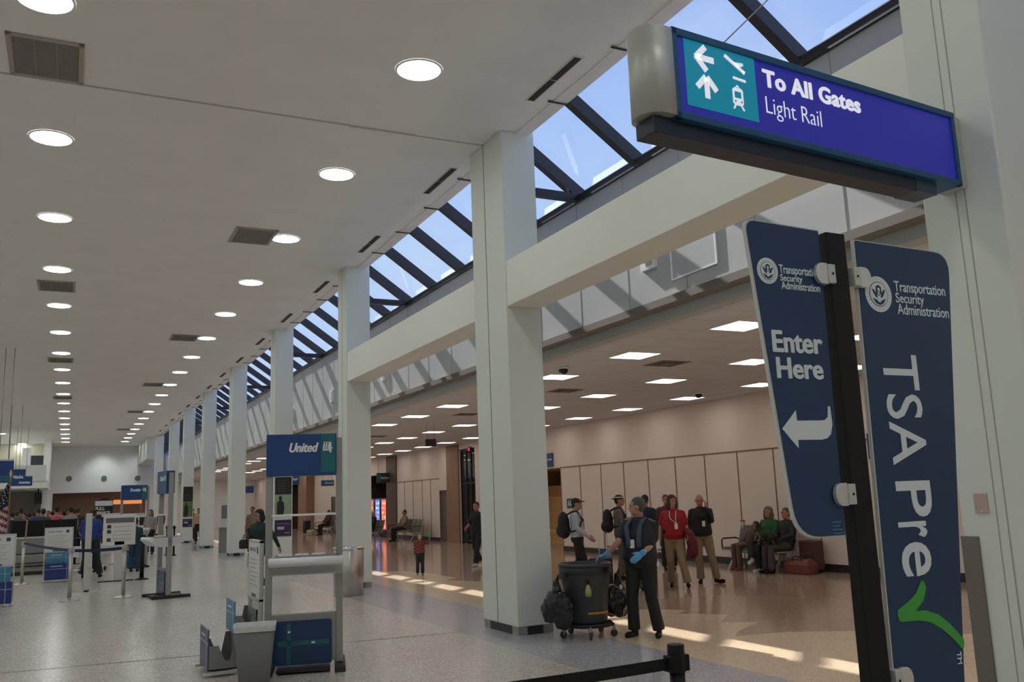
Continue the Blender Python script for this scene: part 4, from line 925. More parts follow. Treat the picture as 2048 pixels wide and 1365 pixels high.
# black queue barrier
y0 = 33.5; xa, xb = at(22, 1060, y0).x, at(152, 1060, y0).x
zt = at(90, 1041, y0).z
t = thing('queue_barrier', 'long black queue barrier panels in front of the crowd', 'barrier', ((xa + xb) / 2, y0, 0)); w_ = (xb - xa) / 2
for i in range(4): MB().box(-w_ + i * w_ / 2 + .02, -w_ + (i + 1) * w_ / 2 - .02, -.02, .02, .78, zt).build('panel', m_blk, t)
for i in range(5): MB().cyl((-w_ + i * w_ / 2, 0), .035, .02, zt + .02, 12).cyl((-w_ + i * w_ / 2, 0), .18, 0, .02, 20).build('post', m_blk, t)
# bag scale conveyor
q = fl(105, 1162)
t = thing('bag_conveyor', 'low grey baggage conveyor with black bumper strips behind the bag sizer', 'conveyor', (-1.1, 29.6, 0))
MB().box(-1.2, .9, -.5, .5, .08, .55).build('body', m_sizer, t, bevel=.02); MB().box(-1.25, .95, -.54, .54, .0, .09).box(-1.22, .92, -.52, .52, .22, .26).box(-1.22, .92, -.52, .52, .31, .34).build('bumper', m_rub, t)
MB().box(-1.1, .8, -.40, .40, .55, .57).build('belt', m_blk, t); MB().box(-1.2, .9, .42, .5, .55, .98).build('back_panel', m_grey, t); MB().box(-1.3, 1.0, .40, .56, .98, 1.03).build('top_rail', m_alul, t)
# luggage carts behind the officer
def cart(lb, x, y, rz):
    t = thing('luggage_cart', lb, 'luggage cart', (x, y, 0), rz, 'luggage carts')
    MB().tube([(-.25, -.4, .14), (.25, -.4, .14), (.25, .4, .14), (-.25, .4, .14), (-.25, -.4, .14)], .016, 8).build('deck_frame', m_chrome, t); MB().tube([(-.25, .4, .14), (-.25, .45, .98), (.25, .45, .98), (.25, .4, .14)], .016, 8).build('handle', m_chrome, t)
    MB().box(-.22, .22, .40, .42, .45, .75).build('back_panel', m_sheet, t)
    for x_ in (-.22, .22):
        for y_ in (-.35, .38): MB().tube([(x_ - .015, y_, .065), (x_ + .015, y_, .065)], .065, 12).build('wheel', m_rub, t)
cart('silver luggage cart behind the man in blue, left one', xat(152, 27.9), 27.9, .2); cart('silver luggage cart behind the man in blue, right one', xat(208, 29.4), 29.4, -.4)
# flag
q = at(15, 1060, 20.6)
t = thing('flag', 'american flag draped on a pole at the left edge', 'flag', (q.x, 20.6, 0))
ztop = at(16, 940, 20.6).z
MB().cyl((0, 0), .013, .03, ztop - .16, 12).build('pole', mat('flag_pole_wood', (.22, .11, .045), .4, raw=True), t); MB().cyl((0, 0), .17, 0, .035, 20).build('base', m_rub, t)
MB().lathe((0, 0, ztop - .16), [(.008, 0), (.022, .02), (.012, .03), (.03, .08), (.004, .16)], 12).build('finial', mat('brass', (.6, .48, .22), .3, metal=.9, raw=True), t)
fm = bpy.data.materials.new('flag_cloth'); fm.use_nodes = True
b = MB(); nu, nv = 18, 26; W_, H_ = .34, 1.15
def fpt(u, v): # u across folds, v down
    return (-.01 - u * W_ * (.35 + .75 * v), .05 * math.sin(u * 9 + v * 2.2) * (.5 + v), ztop - .22 - v * H_ - .22 * u * (1 - v * .6))
vs = [fpt(i / nu, j_ / nv) for j_ in range(nv + 1) for i in range(nu + 1)]; fs = []; 
for j_ in range(nv):
    for i in range(nu): fs.append((j_ * (nu + 1) + i, j_ * (nu + 1) + i + 1, (j_ + 1) * (nu + 1) + i + 1, (j_ + 1) * (nu + 1) + i))
b.add(vs, fs, 0, True)
for k_ in range(len(b.f)):
    j_, i = divmod(k_, nu); b.m[k_] = 2 if j_ < nv * .42 and ((i * 7 + j_ * 3) % 11 != 0 or i % 2) else (0 if j_ < nv * .42 else int((j_ * .62 + i * .22)) % 2)
m_fr, m_fw, m_fb = mat('flag_red', (.22, .02, .03), .7, raw=True), mat('flag_white', (.55, .53, .50), .7, raw=True), mat('flag_blue', (.015, .018, .05), .7, raw=True)
for k_ in range(len(b.f)):
    if b.m[k_] == 0 and k_ // nu >= nv * .42: b.m[k_] = 0
o = b.build('cloth', [m_fr, m_fw, m_fb], t); so = o.modifiers.new('s', 'SOLIDIFY'); so.thickness = .004
# stars
st = MB()
for j_ in range(5):
    for i in range(3):
        p = Vector(fpt(.12 + .28 * i + .1 * (j_ % 2), .05 + j_ * .07)); st.ell((p.x, p.y - .012, p.z), (.014, .004, .014), seg=6, rng=4)
st.build('stars', m_fw, o)
q0, q1 = at(56, 1038, 25.9), at(47, 1084, 25.9)
t = thing('wooden_staff', 'leaning wooden staff behind the flag, in front of the black barrier', 'staff', tuple(Vector((q1.x, q1.y, 0))))
foot = fl(43.5, 1166); q1 = Vector((foot.x, foot.y, 0))
o = MB().tube([foot - Vector((q1.x, q1.y, 0)), q0 - Vector((q1.x, q1.y, 0))], .017, 10).build('shaft', mat('staff_wood', (.33, .20, .08), .5, raw=True), t); MB().ell(q0 - Vector((q1.x, q1.y, 0)), (.024, .024, .03)).build('knob', m_blk, t)
# far kiosk and full-service board
FK = kiosk('airline kiosk far away with blue sign, left of the edge-on kiosk', (xat(271, 29.5), 29.5, 0), .05, 'Frontier')
q = at(207, 1030, 42.0)
t = thing('service_board', 'dark full service board with a pale header, behind the man in blue', 'sign', (q.x, 42.0, 0))
zt_, zb_ = at(207, 1001, 42).z, at(207, 1058, 42).z
b_ = MB().box(-.36, .36, -.03, .03, zb_ - .9, zt_).build('board', m_dark, t); MB().box(-.34, .34, -.034, -.03, zt_ - .24, zt_ - .03).build('header', m_sheet, b_)
text('FULL', -.32, zt_ - .42, .36, .13, m_sheet, b_, y=-.034, bold=.04); text('SERVICE', -.32, zt_ - .60, .56, .13, m_sheet, b_, y=-.034, bold=.04); MB().box(-.15, .15, -.03, .03, zt_, zt_ + .09).build('clip', m_dark, t); MB().box(-.5, .5, -.3, .3, 0, .05).build('base', m_rub, t)
MB().box(-.05, .05, -.03, .03, .05, zb_ - .88).build('stem', m_rub, t)
for px, lb, yy in ((265, 'pale self-service machine under the far blue sign, left one', 38.0), (284, 'pale self-service machine under the far blue sign, right one', 39.5)):
    q = at(px, 1050, yy); t = thing('self_service_machine', lb, 'machine', (q.x, yy, 0), 0, 'self-service machines')
    MB().box(-.26, .26, -.2, .2, 0, .95).build('body', m_alul, t, bevel=.02); MB().box(-.24, .24, -.05, .18, .95, 1.5).build('screen_box', m_sheet, t, bevel=.02); MB().box(-.18, .18, -.056, -.05, 1.08, 1.4).build('screen', m_dark, t)
# balcony / mezzanine at the left, with hanging airline signs
yb = 62.0
xr_, zt_, zb_ = at(92, 950, yb).x, at(60, 931, yb).z, at(60, 958, yb).z
struct(MB().box(-9, xr_, yb, yb + .25, zb_, zt_).box(-9, xr_, yb, yb + 8, zb_ - .15, zb_).build('trim_20', m_white), 'balcony parapet at the far left')
zs_ = at(60, 977, yb).z
struct(MB().box(-9, xr_ + .1, yb + .1, yb + 10, zs_, zb_ - .15).build('trim_21', m_endw))
struct(MB().box(-9, -1.75, YE - 3, YE - 2.8, 0, ZC).build('wall_left.001', mat('cream_wall', (.62, .58, .46), .7, raw=True)))
struct(MB().box(xr_ + .05, -1.70, yb + 6, YE, 0, ZC).build('trim_22', m_endw))
q = at(74, 923, yb + 3); a_, c_ = at(62, 912, yb + 3), at(86, 937, yb + 3)
struct(MB().box(a_.x, c_.x, yb + 3, yb + 3.1, zb_, a_.z).build('door_4', mat('door_dark_grey', (.045, .047, .06), .5, raw=True)), 'dark door on the balcony')
struct(MB().box(a_.x - .5, a_.x - .0, yb + 3, yb + 3.1, zb_, a_.z + .5).build('trim_23', m_endw))
t = thing('black_speaker', 'black box on the pale wall below the balcony', 'speaker', tuple(at(76, 998, yb + 2)))
MB().box(-.22, .22, -.15, .15, -.35, .35).build('box', m_dark, t, bevel=.02); MB().cyl((0, 0), .12, -.1, .1).build('cone', m_rub, t); t.children[1].rotation_euler = (PI / 2, 0, 0); t.children[1].location = (0, -.12, .1)
MB().tube([(0, 0, .3), (0, 0, zs_ - t.location.z)], .04, 8).build('bracket', m_rub, t)
for (x0, x1, y0_, y1_, yy, word, lb) in ((-12, 25, 923, 966, 30, None, 'blue hanging airline sign at the left edge, nearest and largest'), (5, 50, 940, 963, 46, 'Alaska', 'dark blue hanging airline sign with Alaska lettering behind the nearest one'), (18, 64, 954, 972, 58, 'American', 'blue hanging airline sign with American lettering, farthest and lowest')):
    a_, c_ = at(x0, y0_, yy), at(x1, y1_, yy)
    t = thing('airline_sign', lb, 'sign', ((a_.x + c_.x) / 2, yy, 0), .25, 'hanging airline signs over the counters'); w_ = (c_.x - a_.x) / 2
    p = MB().box(-w_, w_, -.08, .08, c_.z, a_.z).build('box', m_kblue, t, bevel=.01); MB().box(-w_, w_, -.09, .09, a_.z, a_.z + .05).build('top_rail', m_alul, t)
    MB().box(-w_ + .02, w_ - .02, -.084, -.08, c_.z + .03, c_.z + (a_.z - c_.z) * .32).build('teal_band', m_kteal if word is None else m_kblue, p)
    if word: text(word, -w_ * .2, c_.z + .12, w_ * 1.0, (a_.z - c_.z) * .3, m_signw, p, y=-.086, bold=.03, shear=.2)
    for s_ in (-.5, .45): MB().tube([(s_ * w_, 0, a_.z + .05), (s_ * w_, 0, ZC)], .012, 6).build('hanger_rod', m_grey, t)
# wall lamps / emblems on the end wall with wash light
for i, (px, py) in enumerate(((138, 958), (208, 957), (275, 957))):
    q = at(px, py, YE - .02); t = thing('wall_emblem', 'small round grey fitting on the pale end wall, %s of three from the left' % ORD[i], 'wall fitting', (q.x, YE, q.z), 0, 'round fittings on the end wall')
    MB().tube([(0, 0, 0), (0, -.10, 0)], .19, 20).build('disc', mat('emblem_grey', (.18, .17, .16), .5, raw=True), t); MB().tube([(0, -.10, 0), (0, -.14, 0)], .07, 16).build('hub', m_grey, t)
for x in (2.2, 4.6):
    l = bpy.data.lights.new('wall_washer', 'SPOT'); l.energy = 140; l.spot_size = 1.5; l.spot_blend = 1; l.color = (.86, 1.0, .97); l.shadow_soft_size = .15
    o = bpy.data.objects.new('wall_washer', l); COL.objects.link(o); o.location = (x, YE - 2.0, ZC - .12); o.rotation_euler = Vector((0, 1.5, -2.1)).to_track_quat('-Z', 'Y').to_euler()
# warm lobby behind
for x, w_ in ((3.2, 2.2), (-.2, 1.6)):
    l = bpy.data.lights.new('lobby_lamp', 'AREA'); l.size = 1.5; l.energy = 28; l.color = (1, .84, .72); o = bpy.data.objects.new('lobby_lamp', l); COL.objects.link(o); o.location = (x + 1, YE + 3.5, 3.1)
t = thing('shop_counter', 'orange-lit shop counter in the lobby beyond the end wall', 'counter', (3.6, YE + 4.5, 0))
MB().box(-1.6, 1.6, -.4, .4, 0, 1.1).build('counter', mat('shop_wood', (.35, .14, .06), .5, raw=True), t); MB().box(-1.7, 1.7, -.3, .3, 2.2, 2.55).build('fascia', glow('shop_fascia', (1.0, .33, .10), .8), t); MB().box(-1.7, -1.6, -.3, .3, 1.1, 2.2).box(1.6, 1.7, -.3, .3, 1.1, 2.2).build('post', m_seam, t)
# ================================================================== PEOPLE
SKIN = mat('skin_light', (.42, .23, .16), .5, raw=True); SKINR = mat('skin_ruddy', (.44, .18, .13), .5, raw=True); SKIND = mat('skin_tan', (.30, .16, .10), .5, raw=True)
M_EYE = mat('eye_dark', (.02, .015, .012), .2, raw=True); LIP = mat('lip_red', (.30, .09, .08), .5, raw=True)
def cl(name, c, n=.12, r=.75): return mat(name, c, r, raw=True, noise=n, nscale=9)
H_BROWN, H_DARK, H_GREY, H_BLOND, H_DBLOND = cl('hair_brown', (.055, .028, .014), .35), cl('hair_black', (.015, .012, .011), .3), cl('hair_grey', (.085, .078, .07), .4), cl('hair_blond', (.62, .44, .22), .25), cl('hair_dark_blond', (.20, .115, .055), .35)
BASE = dict(pel=(0, 0, .93), wai=(0, .0, 1.08), che=(0, 0, 1.27), nek=(0, -.015, 1.44), hed=(0, .02, 1.585),
            sR=(.172, -.01, 1.375), eR=(.215, -.03, 1.10), wR=(.225, .05, .865), sL=(-.172, -.01, 1.375), eL=(-.215, -.03, 1.11), wL=(-.225, .05, .87),
            hR=(.09, 0, .90), kR=(.10, .02, .49), aR=(.10, -.03, .085), hL=(-.09, 0, .90), kL=(-.10, .02, .49), aL=(-.10, -.03, .085))
def rotm(yaw, pitch=0, roll=0): return (Matrix.Rotation(math.radians(yaw), 3, 'Z') @ Matrix.Rotation(math.radians(pitch), 3, 'X') @ Matrix.Rotation(math.radians(roll), 3, 'Y'))
def hand(b, w, d, n, side, curl=.35, k=1.0, rf=.0088):
    d = d.normalized(); n = (n - d * n.dot(d)).normalized(); x = d.cross(n).normalized() * side
    R = Matrix((x, d, n)).transposed()
    b.ell(w + d * .048 * k, (.040 * k, .056 * k, .017 * k), R, seg=12, rng=8)
    for i, (o, L) in enumerate(((-.029, .058), (-.010, .074), (.010, .078), (.029, .070))):
        p = w + d * (.088 if i else .080) * k + x * o * k; pts = [p - d * .02 * k, p]; a = .12
        for s_ in (.42, .33, .25):
            a += curl; p = p + (d * math.cos(a) + n * math.sin(a)) * L * s_ * k; pts.append(p)
        b.tube(pts, [rf * k, rf * k, rf * .95 * k, rf * .88 * k, rf * .75 * k], 8, round_caps=True)
    p = w + d * .022 * k + x * .028 * k; q = p + (d * .72 + x * .62 + n * .25).normalized() * .040 * k; r = q + (d * .92 + x * .25 + n * .35).normalized() * .032 * k
    b.tube([p, q, r], [.0125 * k, .011 * k, .009 * k], 8, round_caps=True)
def person(name, lb, loc, face, h, look, pose=None, lod=1, head=(0, 0, 0), fat=1.0, group=None, hands=None, seated=False):
    """look: skin, hair(style, mat), top(mat, sleeve 0..2), legs(mat), shoes(mat)"""
    P = dict(BASE); pose = pose or {}
    rz = math.atan2(-face[0], face[1]); s = h / 1.70
    root = thing(name, lb, 'person', (loc[0], loc[1], loc[2] if len(loc) > 2 else 0), rz, group)
    Rz = Matrix.Rotation(-rz, 3, 'Z'); base = Vector(root.location)
    for k_, v in pose.items():
        if k_.endswith('w') and k_[:-1] in P: P[k_[:-1]] = tuple((Rz @ (Vector(v) - base)) / s)
        elif k_ in P: P[k_] = v
    J = {k_: Vector(v) * s for k_, v in P.items()}
    vox = {0: .034, 1: .013, 2: .0085}[lod]; sm = 2 if lod else 1
    Rh = rotm(*head); hc = J['hed']
    up = (J['nek'] - J['pel']).normalized(); rgt = (J['sR'] - J['sL']); rgt = (rgt - up * rgt.dot(up)).normalized(); fw = up.cross(rgt)
    hr = (J['hR'] - J['hL']).normalized()
    def HP(v): return hc + Rh @ (Vector(v) * s)
    def torso(b, g, top=True, bot=True):
        rows = [(J['pel'] - up * .06 * s, .150, .112, hr), (J['pel'] + up * .03 * s, .158 + .02 * (fat - 1), .115, hr), (J['wai'], .145, .108, rgt), (J['wai'].lerp(J['che'], .5), .152, .110, rgt), (J['che'], .168, .116, rgt), (J['che'].lerp(J['nek'], .42), .174, .110, rgt), (J['che'].lerp(J['nek'], .70), .140, .092, rgt), (J['che'].lerp(J['nek'], .88), .092, .074, rgt), (J['nek'] + up * .012 * s, .058, .058, rgt)]
        rings = []
        for i, (c, a, q, r_) in enumerate(rows):
            f_ = 1 + (fat - 1) * (1.15 if 0 < i < 4 else .45); f2 = 1 + (fat - 1) * (2.0 if 0 < i < 5 else .5)
            u = (r_ - up * r_.dot(up)).normalized(); w = up.cross(u)
            off = w * ((f2 - 1) * q * .35 * s)
            rings.append([c + off + u * ((a * f_ + g) * s * math.cos(t)) + w * ((q * f2 + g) * s * math.sin(t)) for t in [2 * PI * j_ / 20 for j_ in range(20)]])
        b.loft(rings)
    def body(b):
        # head
        b.ell(HP((0, -.008, .022)), (.074 * s, .094 * s, .094 * s), Rh); b.ell(HP((0, .022, -.05)), (.058 * s, .066 * s, .064 * s), Rh); b.ell(HP((0, .055, -.088)), (.030 * s, .026 * s, .022 * s), Rh)
        if lod:
            b.ell(HP((0, .096, -.022)), (.013 * s, .019 * s, .015 * s), Rh); b.tube([HP((0, .080, .015)), HP((0, .098, -.02))], [.009 * s, .011 * s], 8)
            for x in (-1, 1):
                b.ell(HP((x * .076, -.008, -.008)), (.011 * s, .022 * s, .032 * s), Rh); b.ell(HP((x * .030, .076, .028)), (.026 * s, .012 * s, .009 * s), Rh)
            b.ell(HP((0, .082, -.055)), (.022 * s, .010 * s, .012 * s), Rh)
        b.tube([J['nek'] - up * .03 * s, HP((0, -.022, -.05))], [.058 * s, .052 * s], 12)
        torso(b, -.004)
        for S, sd in (('R', 1), ('L', -1)):
            sh, el, wr = J['s' + S], J['e' + S], J['w' + S]
            b.tube([sh - rgt * sd * .01 * s, sh.lerp(el, .35), el, el.lerp(wr, .3), wr], [.046 * s, .045 * s, .038 * s, .040 * s, .027 * s], 12, round_caps=True)
            d = (wr - el).normalized(); hd, hn, cu = d, None, .3
            if hands and S in hands: hd, hn, cu = hands[S]; hd = Rz @ Vector(hd); hn = Rz @ Vector(hn)
            else: hn = -rgt * sd if abs(d.dot(rgt)) < .8 else fw
            if lod: hand(b, wr, hd, hn, sd if hd.cross(hn).dot(fw) * sd > 0 else (sd if hd.cross(hn).dot(fw) == 0 else -sd) if False else sd, cu, s, max(.0088, vox * .95))
            else: b.ell(wr + hd * .07 * s, (.035 * s, .035 * s, .07 * s))
            hp, kn, an = J['h' + S], J['k' + S], J['a' + S]
            b.tube([hp, hp.lerp(kn, .45), kn, kn.lerp(an, .35), an], [.083 * s, .072 * s, .052 * s, .050 * s, .034 * s], 12, round_caps=True)
            b.ell(an - Vector((0, 0, .03 * s)), (.034 * s, .04 * s, .03 * s))
    blobby('body', [body], look.get('skin', SKIN), root, vox, sm)
    top, sl = look['top']; legs = look['legs']; g = .013
    def shirt(b):
        torso(b, g)
        for S, sd in (('R', 1), ('L', -1)):
            sh, el, wr = J['s' + S], J['e' + S], J['w' + S]
            if sl <= 1: e_ = sh.lerp(el, .25 + .6 * sl); b.tube([sh - rgt * sd * .03 * s, sh, sh.lerp(el, .4), e_], [.058 * s, .062 * s, .062 * s, .063 * s], 14, round_caps=True)
            else: b.tube([sh - rgt * sd * .03 * s, sh, sh.lerp(el, .5), el, el.lerp(wr, .5), wr], [.058 * s, .062 * s, .057 * s, .050 * s, .045 * s, .036 * s], 14, round_caps=True)
        if look.get('hem'): pass
    blobby('shirt', [shirt], top, root, vox * 1.15, sm)
    def trousers(b):
        u = hr; w = up.cross(u); rings = []
        for c, a, q in ((J['pel'] + up * .09 * s, .150, .112), (J['pel'] + up * .04 * s, .164, .122), (J['pel'] - up * .04 * s, .168, .126), (J['pel'] - up * .10 * s, .120, .10)):
            f_ = 1 + (fat - 1) * .8; rings.append([c + u * (a * f_ + .004) * s * math.cos(t) + w * (q * f_ + .004) * s * math.sin(t) for t in [2 * PI * j_ / 20 for j_ in range(20)]])
        b.loft(rings)
        for S in 'RL':
            hp, kn, an = J['h' + S], J['k' + S], J['a' + S]; f_ = 1 + (fat - 1) * .5
            b.tube([hp, hp.lerp(kn, .45), kn, kn.lerp(an, .5), an + (kn - an).normalized() * .0 * s], [.098 * s * f_, .088 * s * f_, .074 * s, .074 * s, .078 * s], 14, round_caps=False)
    blobby('trousers', [trousers], legs, root, vox * 1.15, sm)
    for S in 'RL':
        an, kn = J['a' + S], J['k' + S]; fd = pose.get('f' + S); sh_ = Vector((kn - an)); 
        fd = Vector((0, 1, 0)) if fd is None else Vector(fd); fd.normalize(); sd_ = Vector((fd.y, -fd.x, 0)); sd_ = sd_.normalized() if sd_.length > 0 else Vector((1, 0, 0)); upf = sd_.cross(fd)
        R = Matrix((sd_, fd, upf)).transposed(); c = an - upf * .035 * s
        blobby('shoe', [lambda b: (b.ell(c + fd * .115 * s - upf * .012 * s, (.043 * s, .078 * s, .033 * s), R), b.ell(c - fd * .01 * s, (.037 * s, .062 * s, .045 * s), R), b.tube([c - fd * .055 * s - upf * .028 * s, c + fd * .08 * s - upf * .03 * s, c + fd * .175 * s - upf * .03 * s], [.03 * s, .038 * s, .028 * s], 10))], look.get('shoes', m_blk), root, max(vox, .011), 2)
    st, hm = look.get('hair', (None, None))
    def hair(b):
        if st == 'short': b.ell(HP((0, -.020, .038)), (.081 * s, .098 * s, .090 * s), Rh); b.ell(HP((0, -.055, -.010)), (.070 * s, .052 * s, .065 * s), Rh)
        elif st == 'fringe':
            b.ell(HP((0, -.050, -.006)), (.077 * s, .060 * s, .050 * s), Rh)
        elif st == 'long':
            b.ell(HP((0, -.024, .040)), (.098 * s, .112 * s, .102 * s), Rh)
            for x in (-1, 1): b.tube([HP((x * .062, -.01, .03)), HP((x * .085, -.012, -.06)), HP((x * .082, -.015, -.13))], [.038 * s, .042 * s, .030 * s], 10, round_caps=True)
            b.ell(HP((0, -.075, -.06)), (.098 * s, .055 * s, .105 * s), Rh)
    if st and st != 'cap':
        if lod and st != 'fringe':
            o = blobby('hair', [hair], hm, root, max(vox, .012), 2)
            # clear the face: drop what lies in front of the hairline
            me = o.data; fwv = Rh @ Vector((0, 1, 0)); upv = Rh @ Vector((0, 0, 1)); import bmesh
            bm = bmesh.new(); bm.from_mesh(me)
            kill = [v for v in bm.verts if (v.co - hc).dot(fwv) > .034 * s + max(0, (v.co - hc).dot(upv) - .045 * s) * 1.3]
            bmesh.ops.delete(bm, geom=kill, context='VERTS'); bm.to_mesh(me); bm.free()
        else: blobby('hair', [hair], hm, root, max(vox, .012), 2)
    if st == 'cap' or look.get('cap'):
        cm = look.get('cap', hm); back = look.get('capback', 1)
        o = blobby('cap', [lambda b: (b.ell(HP((0, -.012, .050)), (.083 * s, .101 * s, .074 * s), Rh), b.ell(HP((0, back * .112, .050)), (.066 * s, .070 * s, .012 * s), Rh))], cm, root, max(vox, .010), 2)
    if lod:
        e_ = MB()
        for x in (-1, 1): e_.ell(HP((x * .030, .083, .012)), (.011 * s, .008 * s, .0075 * s), Rh, seg=8, rng=6)
        e_.build('eyes', M_EYE, root)
        MB().ell(HP((0, .090, -.052)), (.021 * s, .006 * s, .006 * s), Rh, seg=8, rng=6).build('mouth', LIP, root)
        if hm:
            w_ = MB()
            for x in (-1, 1): w_.ell(HP((x * .031, .088, .036)), (.018 * s, .006 * s, .004 * s), Rh, seg=8, rng=6)
            w_.build('eyebrows', hm, root)
    root['s'] = s
    return root, J, HP, (fw, rgt, up)
def front(q, fat, s): return (q * (1 + (fat - 1) * 2) + .013 + (fat - 1) * .7 * q) * s
def badge(root, J, ax, fat, side=.0, cord=None):
    s = root['s']; fw, rgt, up = ax; c = J['wai'].lerp(J['che'], .25) + fw * (front(.109, fat, s) + .008) + rgt * side
    b = MB().bar(c - up * .05, c + up * .05, .055, .006, up=tuple(fw)); b.build('badge', m_sheet, root)
    n = J['nek'] - up * .02 * s; b = MB()
    F_ = front(.114, fat, s) + .002
    for g_ in (1, -1): b.tube([n + rgt * .062 * s * g_ + fw * .035 * s + up * .02, J['che'].lerp(J['nek'], .45) + rgt * .06 * s * g_ + fw * F_, J['che'] + rgt * .05 * s * g_ + fw * (F_ + .006), c + up * .05], .006, 6)
    b.build('lanyard', cord or m_pale, root)
def backpack(lb, root, J, ax, s, m, size=1.0, drop=0):
    """a thing of its own, worn by the person"""
    fw, rgt, up = ax; Rw = root.rotation_euler.to_matrix(); base = Vector(root.location)
    t = thing('backpack', lb, 'backpack', tuple(base), root.rotation_euler.z)
    c = J['che'].lerp(J['wai'], .35 + drop) - fw * (.145 + .10 * size) * s
    R = Matrix((rgt, fw, up)).transposed()
    blobby('pack', [lambda b: b.ell(c + up * .04, (.15 * s * size, .11 * s * size, .21 * s * size), R), lambda b: b.ell(c - up * .09, (.165 * s * size, .12 * s * size, .15 * s * size), R), lambda b: b.ell(c - up * .10 - fw * .07, (.12 * s * size, .08 * s * size, .11 * s * size), R)], m, t, .018, 4)
    for sd in (-1, 1):
        sh = J['che'].lerp(J['nek'], .8) + rgt * sd * .11 * s
        MB().tube([c + up * .16 + rgt * sd * .08, sh - fw * .06 * s + up * .035, sh + fw * .03 * s + up * .045 * s, J['che'] + rgt * sd * .13 * s + fw * .125 * s, J['wai'] + rgt * sd * .155 * s + fw * .04 * s, c - up * .14 + rgt * sd * .12], .017 * s, 8).build('strap', m, t)
    return t

# --- the cleaner -----------------------------------------------------
c_navy, c_blk, c_khaki = cl('navy_shirt', (.012, .015, .026)), cl('black_cloth', (.0095, .0095, .011), .2), cl('khaki_cloth', (.27, .195, .12), .12)
cx, cy = 6.19, 9.14
jan, J, HP, ax = person('person', 'cleaner in dark shirt and blue gloves, reaching to the grey barrel', (cx, cy), (-.82, -.57), 1.63,
    dict(skin=SKIN, hair=('short', H_GREY), top=(c_navy, .85), legs=c_blk, shoes=m_blk),
    dict(eRw=at(1236, 1085, 9.12), wRw=at(1214, 1109, 9.28), eLw=at(1308, 1087, 9.02), wLw=at(1284, 1108, 8.87), hed=(.0, .03, 1.58), kR=(.12, .06, .48), aR=(.14, .0, .085), kL=(-.12, .03, .48), aL=(-.16, -.06, .085), fR=(.25, 1, 0), fL=(-.25, 1, 0)),
    lod=2, head=(-76, 0, 0), fat=1.30, hands={'R': ((-.72, .55, -.30), (-.2, -.2, -1), .32), 'L': ((-.55, .10, -.35), (-.3, .6, -.5), .30)})
s = jan['s']; Rz = Matrix.Rotation(-jan.rotation_euler.z, 3, 'Z')
GLV = mat('blue_nitrile', (.10, .33, .62), .45, raw=True)
for S, sd, hd, hn in (('R', 1, (-.72, .55, -.30), (-.2, -.2, -1)), ('L', -1, (-.55, .10, -.35), (-.3, .6, -.5))):
    w, d, n = J['w' + S], (Rz @ Vector(hd)).normalized(), Rz @ Vector(hn); fa = (J['w' + S] - J['e' + S]).normalized()
    blobby('glove', [lambda b: hand(b, w, d, n, sd, .32, s * 1.10, .0115), lambda b: b.tube([w - fa * .045, w - fa * .01, w + d * .02], [.038, .036, .034], 14)], GLV, jan, .008, 2)
MB().tube([J['wL'] - (J['wL'] - J['eL']).normalized() * .055 + Vector((0, 0, .0)), J['wL'] - (J['wL'] - J['eL']).normalized() * .04], .036, 16).build('wristwatch', m_chrome, jan)
# open blue-grey collar stripes of the vest
fw, rgt, up = ax; vst = cl('vest_blue_grey', (.055, .085, .13)); b = MB()
for sd in (-1, 1):
    sh = J['che'].lerp(J['nek'], .86) + rgt * sd * .085 * s
    b.loft([[p + rgt * sd * .03 * s * a_ + fw * .008 * q_ for a_, q_ in ((-1, -1), (1, -1), (1, 1), (-1, 1))] for p in (sh - fw * .075 * s + up * .015, sh + up * .03 * s, sh + fw * .10 * s - up * .0 * s, J['che'].lerp(J['nek'], .42) + rgt * sd * .085 * s + fw * (front(.110, 1.28, s) + .0), J['che'] + rgt * sd * .08 * s + fw * (front(.116, 1.28, s) + .004), J['wai'].lerp(J['che'], .4) + rgt * sd * .07 * s + fw * (front(.110, 1.28, s) + .006), J['wai'] + rgt * sd * .07 * s + fw * (front(.108, 1.28, s) + .004))], 0, True)
b.build('vest_edge', vst, jan)
badge(jan, J, ax, 1.28, .02, cord=c_navy)
kq = J['pel'] - rgt * .17 * s * 1.25 - fw * .02
MB().tube([kq + up * .26, kq + up * .12, kq - up * .02], .006, 6).ell(kq - up * .05, (.022, .022, .035)).build('key_cord', m_sheet, jan)

# --- woman in red, man in black ---------------------------------------
c_red = cl('red_polo', (.30, .006, .014))
wx, wy = 9.72, 13.25
wom, J, HP, ax = person('person', 'woman in red polo shirt and khaki trousers, walking with a lanyard', (wx, wy), (-.62, -.78), 1.60,
    dict(skin=SKIN, hair=('long', H_BROWN), top=(c_red, .8), legs=c_khaki, shoes=m_blk),
    dict(eR=(.25, -.05, 1.12), wR=(.27, .02, .88), eL=(-.23, -.02, 1.12), wL=(-.25, .14, .96), kL=(-.12, .15, .50), aL=(-.20, .18, .10), kR=(.10, .0, .49), aR=(.11, -.14, .085), fL=(-.1, 1, .12)),
    lod=1, head=(34, -6, 0), fat=1.22)
badge(wom, J, ax, 1.22, -.05)
MB().box(-.03, .03, -.02, .02, -.04, .04).build('belt_pouch', m_blk, wom).location = J['wai'] - ax[2] * .05 + ax[1] * .16 + ax[0] * .09
fw, rgt, up = ax; s = wom['s']; q = J['wL']
t = thing('jacket', 'maroon jacket draped over the arm of the woman in red', 'jacket', tuple(wom.location), wom.rotation_euler.z)
